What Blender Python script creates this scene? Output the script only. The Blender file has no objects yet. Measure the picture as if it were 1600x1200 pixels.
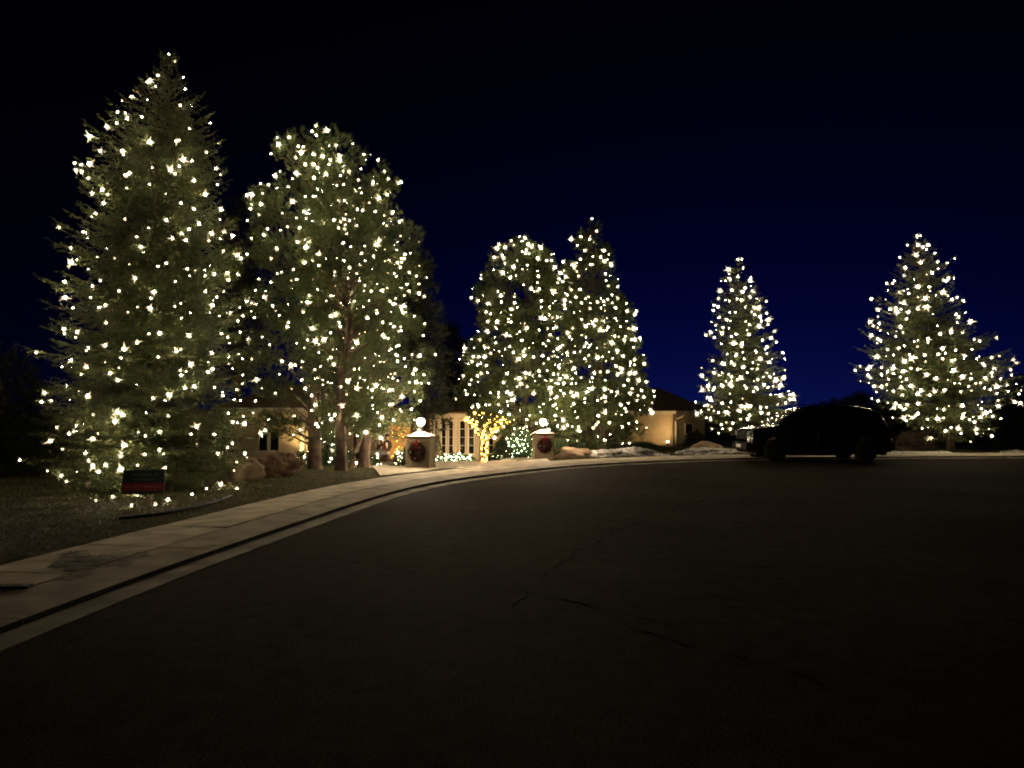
import bpy, bmesh, math, random
import numpy as np
from mathutils import Vector, Matrix, noise as mnoise
R = math.radians
sc = bpy.context.scene
col = sc.collection

# ------------------------------------------------------------------ camera, sky, exposure
CAM_H, PITCH, FPX = 1.72, R(2.13), 1155.0
cd = bpy.data.cameras.new('camera'); cam = bpy.data.objects.new('camera', cd); col.objects.link(cam)
cd.sensor_width = 36; cd.lens = FPX / 1600 * 36; cd.clip_end = 2000; cd.clip_start = 0.05
cam.location = (0, 0, CAM_H); cam.rotation_euler = (R(90) + PITCH, 0, 0)
sc.camera = cam
world = bpy.data.worlds.new('World'); sc.world = world; world.use_nodes = True
SKY_B = 0.060
def build_sky():
    # blue hour long after sunset: the glow fades exponentially with elevation and away from the sunset azimuth
    nt = world.node_tree; N = nt.nodes; L = nt.links
    bg = N['Background']
    tc = N.new('ShaderNodeTexCoord'); nrm = N.new('ShaderNodeVectorMath'); nrm.operation = 'NORMALIZE'
    L.new(tc.outputs['Generated'], nrm.inputs[0])
    sep = N.new('ShaderNodeSeparateXYZ'); L.new(nrm.outputs[0], sep.inputs[0])
    def m(op, a, b=None, clamp=False):
        n = N.new('ShaderNodeMath'); n.operation = op; n.use_clamp = clamp
        for i, v in enumerate((a, b)):
            if v is None: continue
            if isinstance(v, (int, float)): n.inputs[i].default_value = v
            else: L.new(v, n.inputs[i])
        return n.outputs[0]
    el = m('ABSOLUTE', sep.outputs['Z'])
    fall = m('EXPONENT', m('MULTIPLY', el, -1 / 0.165))
    fall2 = m('EXPONENT', m('MULTIPLY', el, -1 / 0.085))
    dot = N.new('ShaderNodeVectorMath'); dot.operation = 'DOT_PRODUCT'
    L.new(nrm.outputs[0], dot.inputs[0]); a = R(15); dot.inputs[1].default_value = (math.sin(a), math.cos(a), 0)
    az = m('POWER', m('MULTIPLY', m('ADD', dot.outputs['Value'], 1.0), 0.5, True), 14.0)
    az = m('ADD', m('MULTIPLY', az, 0.92), 0.08)
    b = m('MULTIPLY', fall, az); g = m('MULTIPLY', fall2, az)
    cmb = N.new('ShaderNodeCombineColor')
    L.new(m('ADD', m('MULTIPLY', g, 0.0022), 0.0001), cmb.inputs[0])
    L.new(m('ADD', m('MULTIPLY', g, 0.0052), 0.0002), cmb.inputs[1])
    L.new(m('ADD', m('MULTIPLY', b, SKY_B), 0.0005), cmb.inputs[2])
    L.new(cmb.outputs[0], bg.inputs[0]); bg.inputs[1].default_value = 1.0
build_sky()
sc.view_settings.view_transform = 'Standard'; sc.view_settings.look = 'None'
sc.view_settings.exposure = 0.0; sc.view_settings.gamma = 1.0; sc.view_settings.use_curve_mapping = False
cy = sc.cycles
cy.use_denoising = True; cy.max_bounces = 4; cy.diffuse_bounces = 2; cy.glossy_bounces = 2
cy.transmission_bounces = 2; cy.transparent_max_bounces = 4; cy.sample_clamp_indirect = 2.0
cy.caustics_reflective = False; cy.caustics_refractive = False; cy.filter_width = 1.9
BULB = 400.0       # radiance of a bulb's bright core
GOLD = 75.0
FAR = .44           # the larger bulbs on the farther trees are dimmer per area

# ------------------------------------------------------------------ pixel <-> world (photo 1600x1200), used only to read off positions
cp, sp = math.cos(PITCH), math.sin(PITCH)
def at(px, py, d):
    u = (px - 800) / FPX; v = (600 - py) / FPX
    y = cp - v * sp; z = v * cp + sp
    return np.array([u / y * d, d, CAM_H + z / y * d])
def gp(px, py, zg=0.0):
    u = (px - 800) / FPX; v = (600 - py) / FPX
    y = cp - v * sp; z = v * cp + sp
    t = (zg - CAM_H) / z
    return np.array([u * t, y * t, zg])
def proj(P):
    P = np.asarray(P, float); x = P[..., 0]; y = P[..., 1]; z = P[..., 2] - CAM_H
    f = y * cp + z * sp; v = -y * sp + z * cp
    return 800 + FPX * x / f, 600 - FPX * v / f, f

# ------------------------------------------------------------------ helpers
def tag(o, label=None, cat=None, group=None, kind=None):
    if label: o['label'] = label
    if cat: o['category'] = cat
    if group: o['group'] = group
    if kind: o['kind'] = kind
    return o
def root(name, loc, label, cat, group=None):
    o = bpy.data.objects.new(name, None); col.objects.link(o); o.location = Vector(loc); o.empty_display_size = .2
    return tag(o, label, cat, group)
def wloc(o):
    v = Vector((0, 0, 0))
    while o is not None: v = v + o.location; o = o.parent
    return np.array(v)
def mesh(name, V, F, mats, parent=None, loc=None, mi=None, smooth=False):
    """one mesh object from world-space vertices; stored relative to its parent (or to loc)"""
    V = np.asarray(V, np.float32).reshape(-1, 3)
    org = wloc(parent) if parent is not None else np.array(loc if loc is not None else (0, 0, 0), float)
    V = (V - org).astype(np.float32)
    me = bpy.data.meshes.new(name)
    me.vertices.add(len(V)); me.vertices.foreach_set('co', V.ravel())
    if isinstance(F, np.ndarray):
        k = F.shape[1]; tot = np.full(len(F), k, np.int32); idx = F.astype(np.int32).ravel()
    else:
        tot = np.array([len(f) for f in F], np.int32); idx = np.array([i for f in F for i in f], np.int32)
    me.loops.add(len(idx)); me.loops.foreach_set('vertex_index', idx)
    me.polygons.add(len(tot))
    st = np.zeros(len(tot), np.int32); st[1:] = np.cumsum(tot)[:-1]
    me.polygons.foreach_set('loop_start', st); me.polygons.foreach_set('loop_total', tot)
    if not isinstance(mats, (list, tuple)): mats = [mats]
    for m_ in mats: me.materials.append(m_)
    if mi is not None: me.polygons.foreach_set('material_index', np.asarray(mi, np.int32))
    me.polygons.foreach_set('use_smooth', np.full(len(tot), bool(smooth)))
    me.update(calc_edges=True); me.validate()
    o = bpy.data.objects.new(name, me); col.objects.link(o)
    if parent is not None: o.parent = parent
    else: o.location = Vector(org)
    return o
class MB:
    def __init__(s): s.V = []; s.F = []; s.M = []; s.n = 0
    def add(s, V, F, mi=0):
        V = np.asarray(V, float).reshape(-1, 3); s.V.append(V)
        s.F += [tuple(int(i) + s.n for i in f) for f in F]; s.M += [mi] * len(F); s.n += len(V); return s
    def box(s, c, size, rz=0.0, mi=0, taper=1.0):
        hx, hy, hz = size[0] / 2, size[1] / 2, size[2] / 2
        V = []
        for z in (-1, 1):
            k = 1 if z < 0 else taper
            for x, y in ((-1, -1), (1, -1), (1, 1), (-1, 1)):
                a, b = x * hx * k, y * hy * k
                V.append((c[0] + a * math.cos(rz) - b * math.sin(rz), c[1] + a * math.sin(rz) + b * math.cos(rz), c[2] + z * hz))
        return s.add(V, [(3, 2, 1, 0), (4, 5, 6, 7), (0, 1, 5, 4), (1, 2, 6, 5), (2, 3, 7, 6), (3, 0, 4, 7)], mi)
    def tube(s, pts, rad, n=6, mi=0):
        pts = np.asarray(pts, float); k = len(pts)
        rad = np.broadcast_to(np.asarray(rad, float), (k,))
        t = np.gradient(pts, axis=0); t /= np.linalg.norm(t, axis=1)[:, None] + 1e-9
        up = np.array([0, 0, 1.0]); V = []
        for i in range(k):
            a = np.cross(t[i], up if abs(t[i][2]) < .95 else np.array([1.0, 0, 0])); a /= np.linalg.norm(a); b = np.cross(t[i], a)
            for j in range(n):
                q = 2 * math.pi * j / n; V.append(pts[i] + rad[i] * (a * math.cos(q) + b * math.sin(q)))
        F = [(i * n + j, (i + 1) * n + j, (i + 1) * n + (j + 1) % n, i * n + (j + 1) % n) for i in range(k - 1) for j in range(n)]
        F += [tuple(range(n)), tuple((k - 1) * n + j for j in reversed(range(n)))]
        return s.add(V, F, mi)
    def lathe(s, prof, c, n=16, mi=0, axis='z', rz=0.0):
        V = []
        for r_, h in prof:
            for j in range(n):
                q = 2 * math.pi * j / n + rz
                p = (r_ * math.cos(q), r_ * math.sin(q), h)
                if axis == 'y': p = (p[0], p[2], p[1])
                V.append((c[0] + p[0], c[1] + p[1], c[2] + p[2]))
        k = len(prof)
        F = [(i * n + j, i * n + (j + 1) % n, (i + 1) * n + (j + 1) % n, (i + 1) * n + j) for i in range(k - 1) for j in range(n)]
        F += [tuple(reversed(range(n))), tuple((k - 1) * n + j for j in range(n))]
        return s.add(V, F, mi)
    def ball(s, c, r_, n=8, mi=0, sq=1.0):
        prof = [(max(.01, math.sin(math.pi * i / n)) * r_, -math.cos(math.pi * i / n) * r_ * sq) for i in range(n + 1)]
        return s.lathe(prof, c, n + 2, mi)
    def build(s, name, mats, parent=None, loc=None, smooth=False, bevel=0.0):
        V = np.concatenate(s.V)
        o = mesh(name, V, s.F, mats, parent, loc, s.M, smooth)
        if bevel:
            bm = bmesh.new(); bm.from_mesh(o.data)
            bmesh.ops.bevel(bm, geom=[e for e in bm.edges], offset=bevel, segments=1, affect='EDGES', clamp_overlap=True)
            bm.to_mesh(o.data); bm.free()
        return o
def copy_tree(o, parent=None):
    c = o.copy(); col.objects.link(c)
    if parent is not None: c.parent = parent
    for ch in list(o.children): copy_tree(ch, c)
    return c

# ------------------------------------------------------------------ materials
def mat(name, c, rough=.8, var=0.0, scale=8.0, bump=0.0, bscale=40.0, c2=None, metal=0.0, spec=.4, coat=0.0, emit=None, es=0.0, detail=5.0, lo=.35, hi=.65):
    m = bpy.data.materials.new(name); m.use_nodes = True
    nt = m.node_tree; b = nt.nodes['Principled BSDF']; L = nt.links
    b.inputs['Base Color'].default_value = (*c, 1); b.inputs['Roughness'].default_value = rough
    b.inputs['Metallic'].default_value = metal; b.inputs['Specular IOR Level'].default_value = spec
    b.inputs['Coat Weight'].default_value = coat
    tc = nt.nodes.new('ShaderNodeTexCoord')
    if var or c2:
        n = nt.nodes.new('ShaderNodeTexNoise'); n.inputs['Scale'].default_value = scale; n.inputs['Detail'].default_value = detail
        L.new(tc.outputs['Object'], n.inputs['Vector'])
        rp = nt.nodes.new('ShaderNodeValToRGB')
        d = c2 or tuple(x * (1 - var) for x in c); e = c if c2 else tuple(min(1, x * (1 + var)) for x in c)
        rp.color_ramp.elements[0].color = (*d, 1); rp.color_ramp.elements[1].color = (*e, 1)
        rp.color_ramp.elements[0].position = lo; rp.color_ramp.elements[1].position = hi
        L.new(n.outputs['Fac'], rp.inputs[0]); L.new(rp.outputs[0], b.inputs['Base Color'])
    if bump:
        n2 = nt.nodes.new('ShaderNodeTexNoise'); n2.inputs['Scale'].default_value = bscale; n2.inputs['Detail'].default_value = 6
        L.new(tc.outputs['Object'], n2.inputs['Vector'])
        bp = nt.nodes.new('ShaderNodeBump'); bp.inputs['Strength'].default_value = bump; bp.inputs['Distance'].default_value = .02
        L.new(n2.outputs['Fac'], bp.inputs['Height']); L.new(bp.outputs[0], b.inputs['Normal'])
    if emit:
        b.inputs['Emission Color'].default_value = (*emit, 1); b.inputs['Emission Strength'].default_value = es
    return m
def emission(name, c, s):
    m = bpy.data.materials.new(name); m.use_nodes = True; nt = m.node_tree
    nt.nodes.clear(); o = nt.nodes.new('ShaderNodeOutputMaterial'); e = nt.nodes.new('ShaderNodeEmission')
    e.inputs[0].default_value = (*c, 1); e.inputs[1].default_value = s; nt.links.new(e.outputs[0], o.inputs[0]); return m
def asphalt_mat():
    m = bpy.data.materials.new('asphalt'); m.use_nodes = True
    nt = m.node_tree; b = nt.nodes['Principled BSDF']; L = nt.links; N = nt.nodes
    tc = N.new('ShaderNodeTexCoord')
    def nz(s, d=4.0):
        n = N.new('ShaderNodeTexNoise'); n.inputs['Scale'].default_value = s; n.inputs['Detail'].default_value = d
        L.new(tc.outputs['Object'], n.inputs['Vector']); return n
    def ramp(src, p0, c0, p1, c1):
        r_ = N.new('ShaderNodeValToRGB'); r_.color_ramp.elements[0].position = p0; r_.color_ramp.elements[1].position = p1
        r_.color_ramp.elements[0].color = (*c0, 1); r_.color_ramp.elements[1].color = (*c1, 1); L.new(src, r_.inputs[0]); return r_
    big = ramp(nz(.35).outputs['Fac'], .35, (.0270, .0205, .0172), .68, (.050, .0375, .0315))
    fine = ramp(nz(58, 3).outputs['Fac'], .40, (.22, .22, .22), .70, (2.7, 2.6, 2.5))
    mid = ramp(nz(5, 8).outputs['Fac'], .32, (.62, .62, .62), .68, (1.38, 1.32, 1.28))
    m1 = N.new('ShaderNodeMix'); m1.data_type = 'RGBA'; m1.blend_type = 'MULTIPLY'; m1.inputs[0].default_value = 1
    L.new(big.outputs[0], m1.inputs[6]); L.new(fine.outputs[0], m1.inputs[7])
    m2 = N.new('ShaderNodeMix'); m2.data_type = 'RGBA'; m2.blend_type = 'MULTIPLY'; m2.inputs[0].default_value = 1
    L.new(m1.outputs[2], m2.inputs[6]); L.new(mid.outputs[0], m2.inputs[7])
    L.new(m2.outputs[2], b.inputs['Base Color']); b.inputs['Roughness'].default_value = .85; b.inputs['Specular IOR Level'].default_value = .02
    bp = N.new('ShaderNodeBump'); bp.inputs['Strength'].default_value = .8; bp.inputs['Distance'].default_value = .012
    L.new(nz(90, 3).outputs['Fac'], bp.inputs['Height']); L.new(bp.outputs[0], b.inputs['Normal'])
    return m
M = dict(
    asphalt=asphalt_mat(),
    seal=mat('crack_sealant', (.006, .0055, .005), 1.0, spec=0),
    concrete=mat('concrete', (.52, .44, .33), .9, .26, 2.5, .3, 60),
    concrete2=mat('concrete_strip', (.36, .30, .23), .9, .28, 2.0, .3, 60),
    gutter=mat('gutter_concrete', (.30, .255, .20), .9, .35, 2, .3, 60),
    kerb_shade=mat('shaded_kerb_face', (.045, .038, .030), .95, .4, 4, .3, 30),  # kerb concrete with the shadow on its street face painted in
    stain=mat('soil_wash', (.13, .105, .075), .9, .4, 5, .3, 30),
    soil=mat('soil', (.050, .040, .026), .95, .4, 1.2, .5, 12),
    grass=mat('grass_blade', (.165, .150, .050), .9, c2=(.080, .088, .028), scale=1.3),
    spruce=mat('spruce_needles', (.115, .136, .044), .6, c2=(.048, .068, .027), scale=1.6, spec=.35),
    spruce2=mat('blue_spruce_needles', (.125, .150, .052), .6, c2=(.055, .078, .034), scale=1.2, spec=.35),
    pine=mat('pine_needles', (.110, .132, .042), .6, c2=(.046, .066, .025), scale=1.1, spec=.35),
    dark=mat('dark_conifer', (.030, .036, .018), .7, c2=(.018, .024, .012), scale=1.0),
    leaf=mat('evergreen_leaf', (.055, .085, .028), .5, c2=(.030, .050, .020), scale=4),
    bark=mat('bark', (.13, .085, .058), .95, c2=(.050, .034, .025), scale=5, bump=1.0, bscale=16),
    twig=mat('twig_bark', (.085, .060, .040), .95),
    stucco=mat('stucco', (.54, .43, .27), .92, .10, 1.5, .35, 70),
    stucco_pale=mat('pale_stucco', (.60, .48, .33), .92, .1, 2, .3, 70),
    trim=mat('painted_trim', (.60, .54, .42), .7, .08, 3),
    white=mat('white_paint', (.78, .74, .70), .6),
    shingle=mat('shingle', (.17, .115, .075), .95, .4, 14, .8, 18),
    glass=mat('dark_glass', (.010, .010, .010), .04, spec=.8),
    door=mat('brown_door', (.09, .045, .025), .6, .3, 6),
    orange=mat('ochre_plaster', (.52, .32, .14), .85, .2, 3, .3, 40),
    capstone=mat('cast_stone', (.24, .165, .13), .85, .12, 4, .3, 40),
    rock=mat('sandstone', (.30, .20, .13), .95, c2=(.14, .075, .05), scale=6.0, bump=1.0, bscale=12, lo=.42, hi=.58),
    rock2=mat('pale_sandstone', (.42, .30, .19), .95, c2=(.26, .18, .12), scale=3.0, bump=.7, bscale=8),
    snow=mat('old_snow', (.66, .63, .62), .7, c2=(.20, .17, .14), scale=7, bump=.9, bscale=18, lo=.36, hi=.56),
    metal=mat('dark_metal', (.03, .026, .022), .5, metal=.6),
    cord=mat('cord', (.02, .03, .015), .6),
    black=mat('matte_black', (.012, .012, .012), .7),
    red=mat('red_ribbon', (.42, .045, .05), .5),
    darkred=mat('burgundy_bauble', (.16, .02, .02), .25, spec=.6),
    silver=mat('pale_bauble', (.55, .48, .42), .25, spec=.6),
    wreath=mat('wreath_greens', (.040, .034, .020), .8),
    sgreen=mat('sign_green', (.016, .040, .033), .5),
    sred=mat('sign_red', (.24, .015, .028), .5),
    spale=mat('sign_print_grey', (.10, .13, .115), .5),
    spink=mat('sign_print_pink', (.36, .10, .125), .5),
    corr=mat('sign_edge', (.14, .13, .11), .6),
    paint=mat('black_car_paint', (.006, .006, .007), .12, spec=.6, coat=1.0),
    plastic=mat('black_plastic', (.008, .008, .008), .55),
    tyre=mat('tyre_rubber', (.010, .010, .010), .85),
    rim=mat('grey_alloy', (.05, .05, .05), .4, metal=.7),
    chrome=mat('dull_chrome', (.35, .35, .35), .25, metal=1.0),
    lamp_glass=mat('headlight_glass', (.30, .31, .30), .12, spec=.8),
    tail=mat('tail_lens', (.10, .008, .008), .2, spec=.6),
    cloth=mat('dark_cloth', (.03, .02, .018), .9),
    skin=mat('painted_face', (.50, .30, .22), .6),
    coat_red=mat('red_brown_coat', (.22, .06, .03), .8),
    bulb=emission('warm_white_bulb', (1.0, .82, .52), BULB), bulb_dim=emission('dim_white_bulb', (1.0, .76, .42), BULB * .06), bulb_far=emission('soft_white_bulb', (1.0, .82, .52), BULB * FAR), glare_ray=emission('warm_glare_ray', (1.0, .80, .50), 1.3),  # the dim warm one colours the glare modelled round each bulb
    glare_ray_cool=emission('pale_green_glare_ray', (.75, 1.0, .45), .6), glare_ray_gold=emission('gold_glare_ray', (1.0, .55, .10), .8),  # tinted glare for the coloured bulbs
    bulb_cool=emission('pale_green_bulb', (.80, 1.0, .55), BULB * .13),
    bulb_gold=emission('gold_bulb', (1.0, .46, .07), GOLD),
    lantern=emission('lantern_glow', (1.0, .76, .50), 900.0),
    flood=emission('flood_lens', (1.0, .70, .42), 60.0),
)

def leafy(m, f=.22):
    # thin needles and leaves let some light through
    nt = m.node_tree; b = nt.nodes['Principled BSDF']; o = nt.nodes['Material Output']
    t = nt.nodes.new('ShaderNodeBsdfTranslucent'); x = nt.nodes.new('ShaderNodeMixShader'); x.inputs[0].default_value = f
    src = b.inputs['Base Color'].links[0].from_socket
    nt.links.new(src, t.inputs[0]); nt.links.new(b.outputs[0], x.inputs[1]); nt.links.new(t.outputs[0], x.inputs[2]); nt.links.new(x.outputs[0], o.inputs[0])
for k_ in ('spruce', 'spruce2', 'pine', 'leaf', 'dark', 'grass'): leafy(M[k_])

# ------------------------------------------------------------------ kerb curve and terrain
rng = np.random.default_rng(7)
KP = [(-4.35, -9.0), (-4.25, -2.0), (-4.15, 3.0)]
for p in ((0, 982), (225, 895), (400, 838), (580, 777), (680, 752), (780, 739.5), (925, 725), (1176, 715.5)):
    q = gp(*p, 0.06); KP.append((q[0], q[1]))
KP += [(19.5, 27.6), (32, 27.0), (60, 25)]
KP = np.array(KP)
def catmull(P, n=14):
    out = []
    P = np.vstack([2 * P[0] - P[1], P, 2 * P[-1] - P[-2]])
    for i in range(1, len(P) - 2):
        for t in np.linspace(0, 1, n, endpoint=False):
            a, b, c, d = P[i - 1], P[i], P[i + 1], P[i + 2]
            out.append(.5 * (2 * b + (c - a) * t + (2 * a - 5 * b + 4 * c - d) * t * t + (3 * b - a - 3 * c + d) * t ** 3))
    out.append(P[-2]); return np.array(out)
KC = catmull(KP)
def resample(C, step):
    s = np.r_[0, np.cumsum(np.linalg.norm(np.diff(C, axis=0), axis=1))]
    q = np.arange(0, s[-1], step); return np.c_[np.interp(q, s, C[:, 0]), np.interp(q, s, C[:, 1])], q
KC, KS = resample(KC, .25)
for _ in range(70):
    KC[1:-1] = (KC[:-2] + 2 * KC[1:-1] + KC[2:]) / 4
KT = np.gradient(KC, axis=0); KT /= np.linalg.norm(KT, axis=1)[:, None]
KN = np.c_[-KT[:, 1], KT[:, 0]]          # towards the lawn
def kerb_off(X, Y):
    X = np.atleast_1d(X).astype(float); Y = np.atleast_1d(Y).astype(float); out = np.empty(len(X))
    for a in range(0, len(X), 4000):
        d2 = (X[a:a + 4000, None] - KC[None, :, 0]) ** 2 + (Y[a:a + 4000, None] - KC[None, :, 1]) ** 2
        j = d2.argmin(1)
        out[a:a + 4000] = (X[a:a + 4000] - KC[j, 0]) * KN[j, 0] + (Y[a:a + 4000] - KC[j, 1]) * KN[j, 1]
    return out
def sstep(a, b, x):
    t = np.clip((x - a) / (b - a), 0, 1); return t * t * (3 - 2 * t)
def T(x, y):
    x = np.asarray(x, float); y = np.asarray(y, float)
    s = np.clip(y - 21, 0, 24)
    w = 1 - .62 * sstep(-1.5, 1.5, x)
    w = w * (1 - .5 * sstep(-9, -14, x))
    far = np.clip(y - 60, 0, 400) * .004
    return .088 - .045 * s * w + far
def Tz(x, y): return float(T(x, y))
def build_ground():
    xs = np.r_[-400, -250, -150, -90, -60, -40, np.arange(-30, -15, 1.0), np.arange(-15, 14, .35), np.arange(14, 32, 1.0), 34, 45, 60, 90, 150, 250, 400]
    ys = np.r_[-300, -150, -80, -40, -20, np.arange(-12, 3, 1.0), np.arange(3, 32, .35), np.arange(32, 52, 1.0), 55, 60, 70, 85, 110, 150, 220, 320, 500]
    Xg, Yg = np.meshgrid(xs, ys); X = Xg.ravel(); Y = Yg.ravel()
    off = kerb_off(X, Y)
    bumpy = np.array([mnoise.noise((a * .35, b * .35, 1.3)) * .05 + mnoise.noise((a * 1.1, b * 1.1, 4)) * .02 for a, b in zip(X, Y)])
    z = T(X, Y) + bumpy * sstep(2.0, 3.5, off)
    z = -.10 + (z + .10 - .015) * sstep(1.45, 2.15, off)
    V = np.c_[X, Y, z]; nx, ny = len(xs), len(ys)
    i = np.arange(ny - 1)[:, None] * nx + np.arange(nx - 1)[None]; i = i.ravel()
    F = np.c_[i, i + 1, i + nx + 1, i + nx]
    tag(mesh('ground', V, F, M['soil'], smooth=True), kind='structure')
build_ground()
def ribbon(o0, o1, z0, z1, i0, i1, th=.10, mi=0, face=False):
    """a solid strip between two offsets from the kerb line, stations i0..i1"""
    mb = MB(); a = KC[i0:i1 + 1] + KN[i0:i1 + 1] * o0; b = KC[i0:i1 + 1] + KN[i0:i1 + 1] * o1; k = len(a)
    V = np.vstack([np.c_[a, np.full(k, z0)], np.c_[b, np.full(k, z1)], np.c_[a, np.full(k, z0 - th)], np.c_[b, np.full(k, z1 - th)]])
    F = []
    for i in range(k - 1):
        F += [(i, i + 1, k + i + 1, k + i), (2 * k + i, i, i + 1, 2 * k + i + 1), (k + i, k + i + 1, 3 * k + i + 1, 3 * k + i)]
    F += [(0, k, 3 * k, 2 * k), (k - 1, 3 * k - 1, 4 * k - 1, 2 * k - 1)]
    mb.add(V, F, mi)
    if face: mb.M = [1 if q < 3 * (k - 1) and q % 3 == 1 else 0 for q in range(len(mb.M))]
    return mb
def jointed(o, n, gap=.03):
    # a narrow open joint after every slab
    me = o.data; k_ = n + 1; c = np.array([v.co for v in me.vertices])
    for q in range(4):
        e = q * k_ + n; d = c[e - 1] - c[e]; c[e] += d / (np.linalg.norm(d) + 1e-9) * gap
    me.vertices.foreach_set('co', c.astype(np.float32).ravel()); me.update()
def build_road():
    k = len(KC)
    inner = KC + KN * (-.31)
    # asphalt: from the gutter outwards to a far edge, as rows so that it stays one even sheet
    rows = [inner]
    far = np.c_[np.clip(inner[:, 0] + 8, 40, 90), np.clip(inner[:, 1] - 6, -60, 20)]
    for t in (.04, .12, .3, .6, 1.0): rows.append(inner * (1 - t) + np.array([26, -34]) * t)
    V = np.vstack([np.c_[r_, np.zeros(k)] for r_ in rows])
    F = []
    for j in range(len(rows) - 1):
        i = np.arange(k - 1) + j * k; F.append(np.c_[i + 1, i, i + k, i + k + 1])
    tag(mesh('road', V, np.vstack(F), M['asphalt']), kind='structure')
    sw = tag(bpy.data.objects.new('sidewalk', None), kind='structure'); col.objects.link(sw)
    kb = tag(bpy.data.objects.new('kerb', None), kind='structure'); col.objects.link(kb)
    r_ = random.Random(4)
    i = 24
    while i + 7 < len(KC) - 20:
        n = 12
        if i + n >= len(KC): break
        dz = r_.uniform(-.006, .006)
        ribbon(-.31, -.012, .012, .016, i, i + n).build('gutter_segment', M['gutter'], kb)
        o = ribbon(.0, .70,   .066 + dz * .3, .073 + dz * .3, i, i + n, th=.16, face=True).build('kerb_slab', [M['concrete2'], M['kerb_shade']], kb); jointed(o, n)  # the street face takes the painted shadow colour
        i += n
    i = 24
    while i + 6 < len(KC) - 20:
        n = 6; dz = r_.uniform(-.008, .008)
        o = ribbon(.715, 1.72, .078 + dz, .084 - dz * .5, i, i + n).build('paving_slab', M['concrete'], sw)
        jointed(o, n)
        i += n
build_road()
def crack(name, pts, w, zz=.004, m='seal', seed=1):
    r_ = random.Random(seed); P = []
    for (a, b) in zip(pts[:-1], pts[1:]):
        A, B = gp(*a), gp(*b); n = max(2, int(np.linalg.norm(B - A) / .14))
        for t in range(n): P.append(A + (B - A) * t / n + np.array([r_.gauss(0, .018), r_.gauss(0, .018), 0]))
    P = np.array(P); t = np.gradient(P, axis=0); t /= np.linalg.norm(t, axis=1)[:, None] + 1e-9
    nn = np.c_[-t[:, 1], t[:, 0], np.zeros(len(t))]
    ww = np.array([w * .68 * r_.uniform(.1, 1.2) * (.45 if mnoise.noise((i * .23, seed, 0)) < -.12 else 1) for i, _ in enumerate(P)])[:, None]
    V = np.vstack([P + nn * ww / 2, P - nn * ww / 2]); V[:, 2] = zz; k = len(P)
    F = [(i, k + i, k + i + 1, i + 1) for i in range(k - 1)]
    tag(mesh(name, V, F, M[m]), kind='structure')
crack('road_crack', [(545, 878), (640, 893), (720, 909), (830, 925), (905, 941), (1000, 985), (1100, 1015), (1190, 1035), (1300, 1075), (1400, 1115)], .045, seed=2)
crack('road_crack', [(290, 866), (350, 869), (420, 868), (470, 872)], .05, seed=3)
crack('road_crack', [(905, 941), (960, 955), (1010, 968), (1080, 990)], .035, seed=6)
crack('road_crack', [(800, 950), (850, 900), (890, 872), (960, 832), (1040, 802), (1105, 780)], .028, seed=4)
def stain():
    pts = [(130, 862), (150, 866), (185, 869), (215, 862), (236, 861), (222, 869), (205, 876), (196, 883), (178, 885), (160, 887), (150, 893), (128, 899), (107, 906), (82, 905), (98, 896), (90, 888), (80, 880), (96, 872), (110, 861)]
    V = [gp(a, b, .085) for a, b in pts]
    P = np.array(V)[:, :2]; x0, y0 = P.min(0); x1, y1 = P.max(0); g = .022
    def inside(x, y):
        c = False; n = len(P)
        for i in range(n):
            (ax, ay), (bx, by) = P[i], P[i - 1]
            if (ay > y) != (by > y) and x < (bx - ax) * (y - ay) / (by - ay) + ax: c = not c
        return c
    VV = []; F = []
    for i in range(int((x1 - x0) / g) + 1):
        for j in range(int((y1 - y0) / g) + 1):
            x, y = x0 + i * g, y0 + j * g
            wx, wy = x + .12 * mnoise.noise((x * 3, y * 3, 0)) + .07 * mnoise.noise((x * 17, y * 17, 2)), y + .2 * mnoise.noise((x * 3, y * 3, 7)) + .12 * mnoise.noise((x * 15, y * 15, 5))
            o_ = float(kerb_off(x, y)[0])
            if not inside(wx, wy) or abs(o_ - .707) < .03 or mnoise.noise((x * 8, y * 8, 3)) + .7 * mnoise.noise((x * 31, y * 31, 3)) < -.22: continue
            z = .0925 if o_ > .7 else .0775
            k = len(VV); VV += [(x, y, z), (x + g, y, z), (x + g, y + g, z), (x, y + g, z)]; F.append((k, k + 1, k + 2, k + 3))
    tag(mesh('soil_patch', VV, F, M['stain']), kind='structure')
stain()

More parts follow.
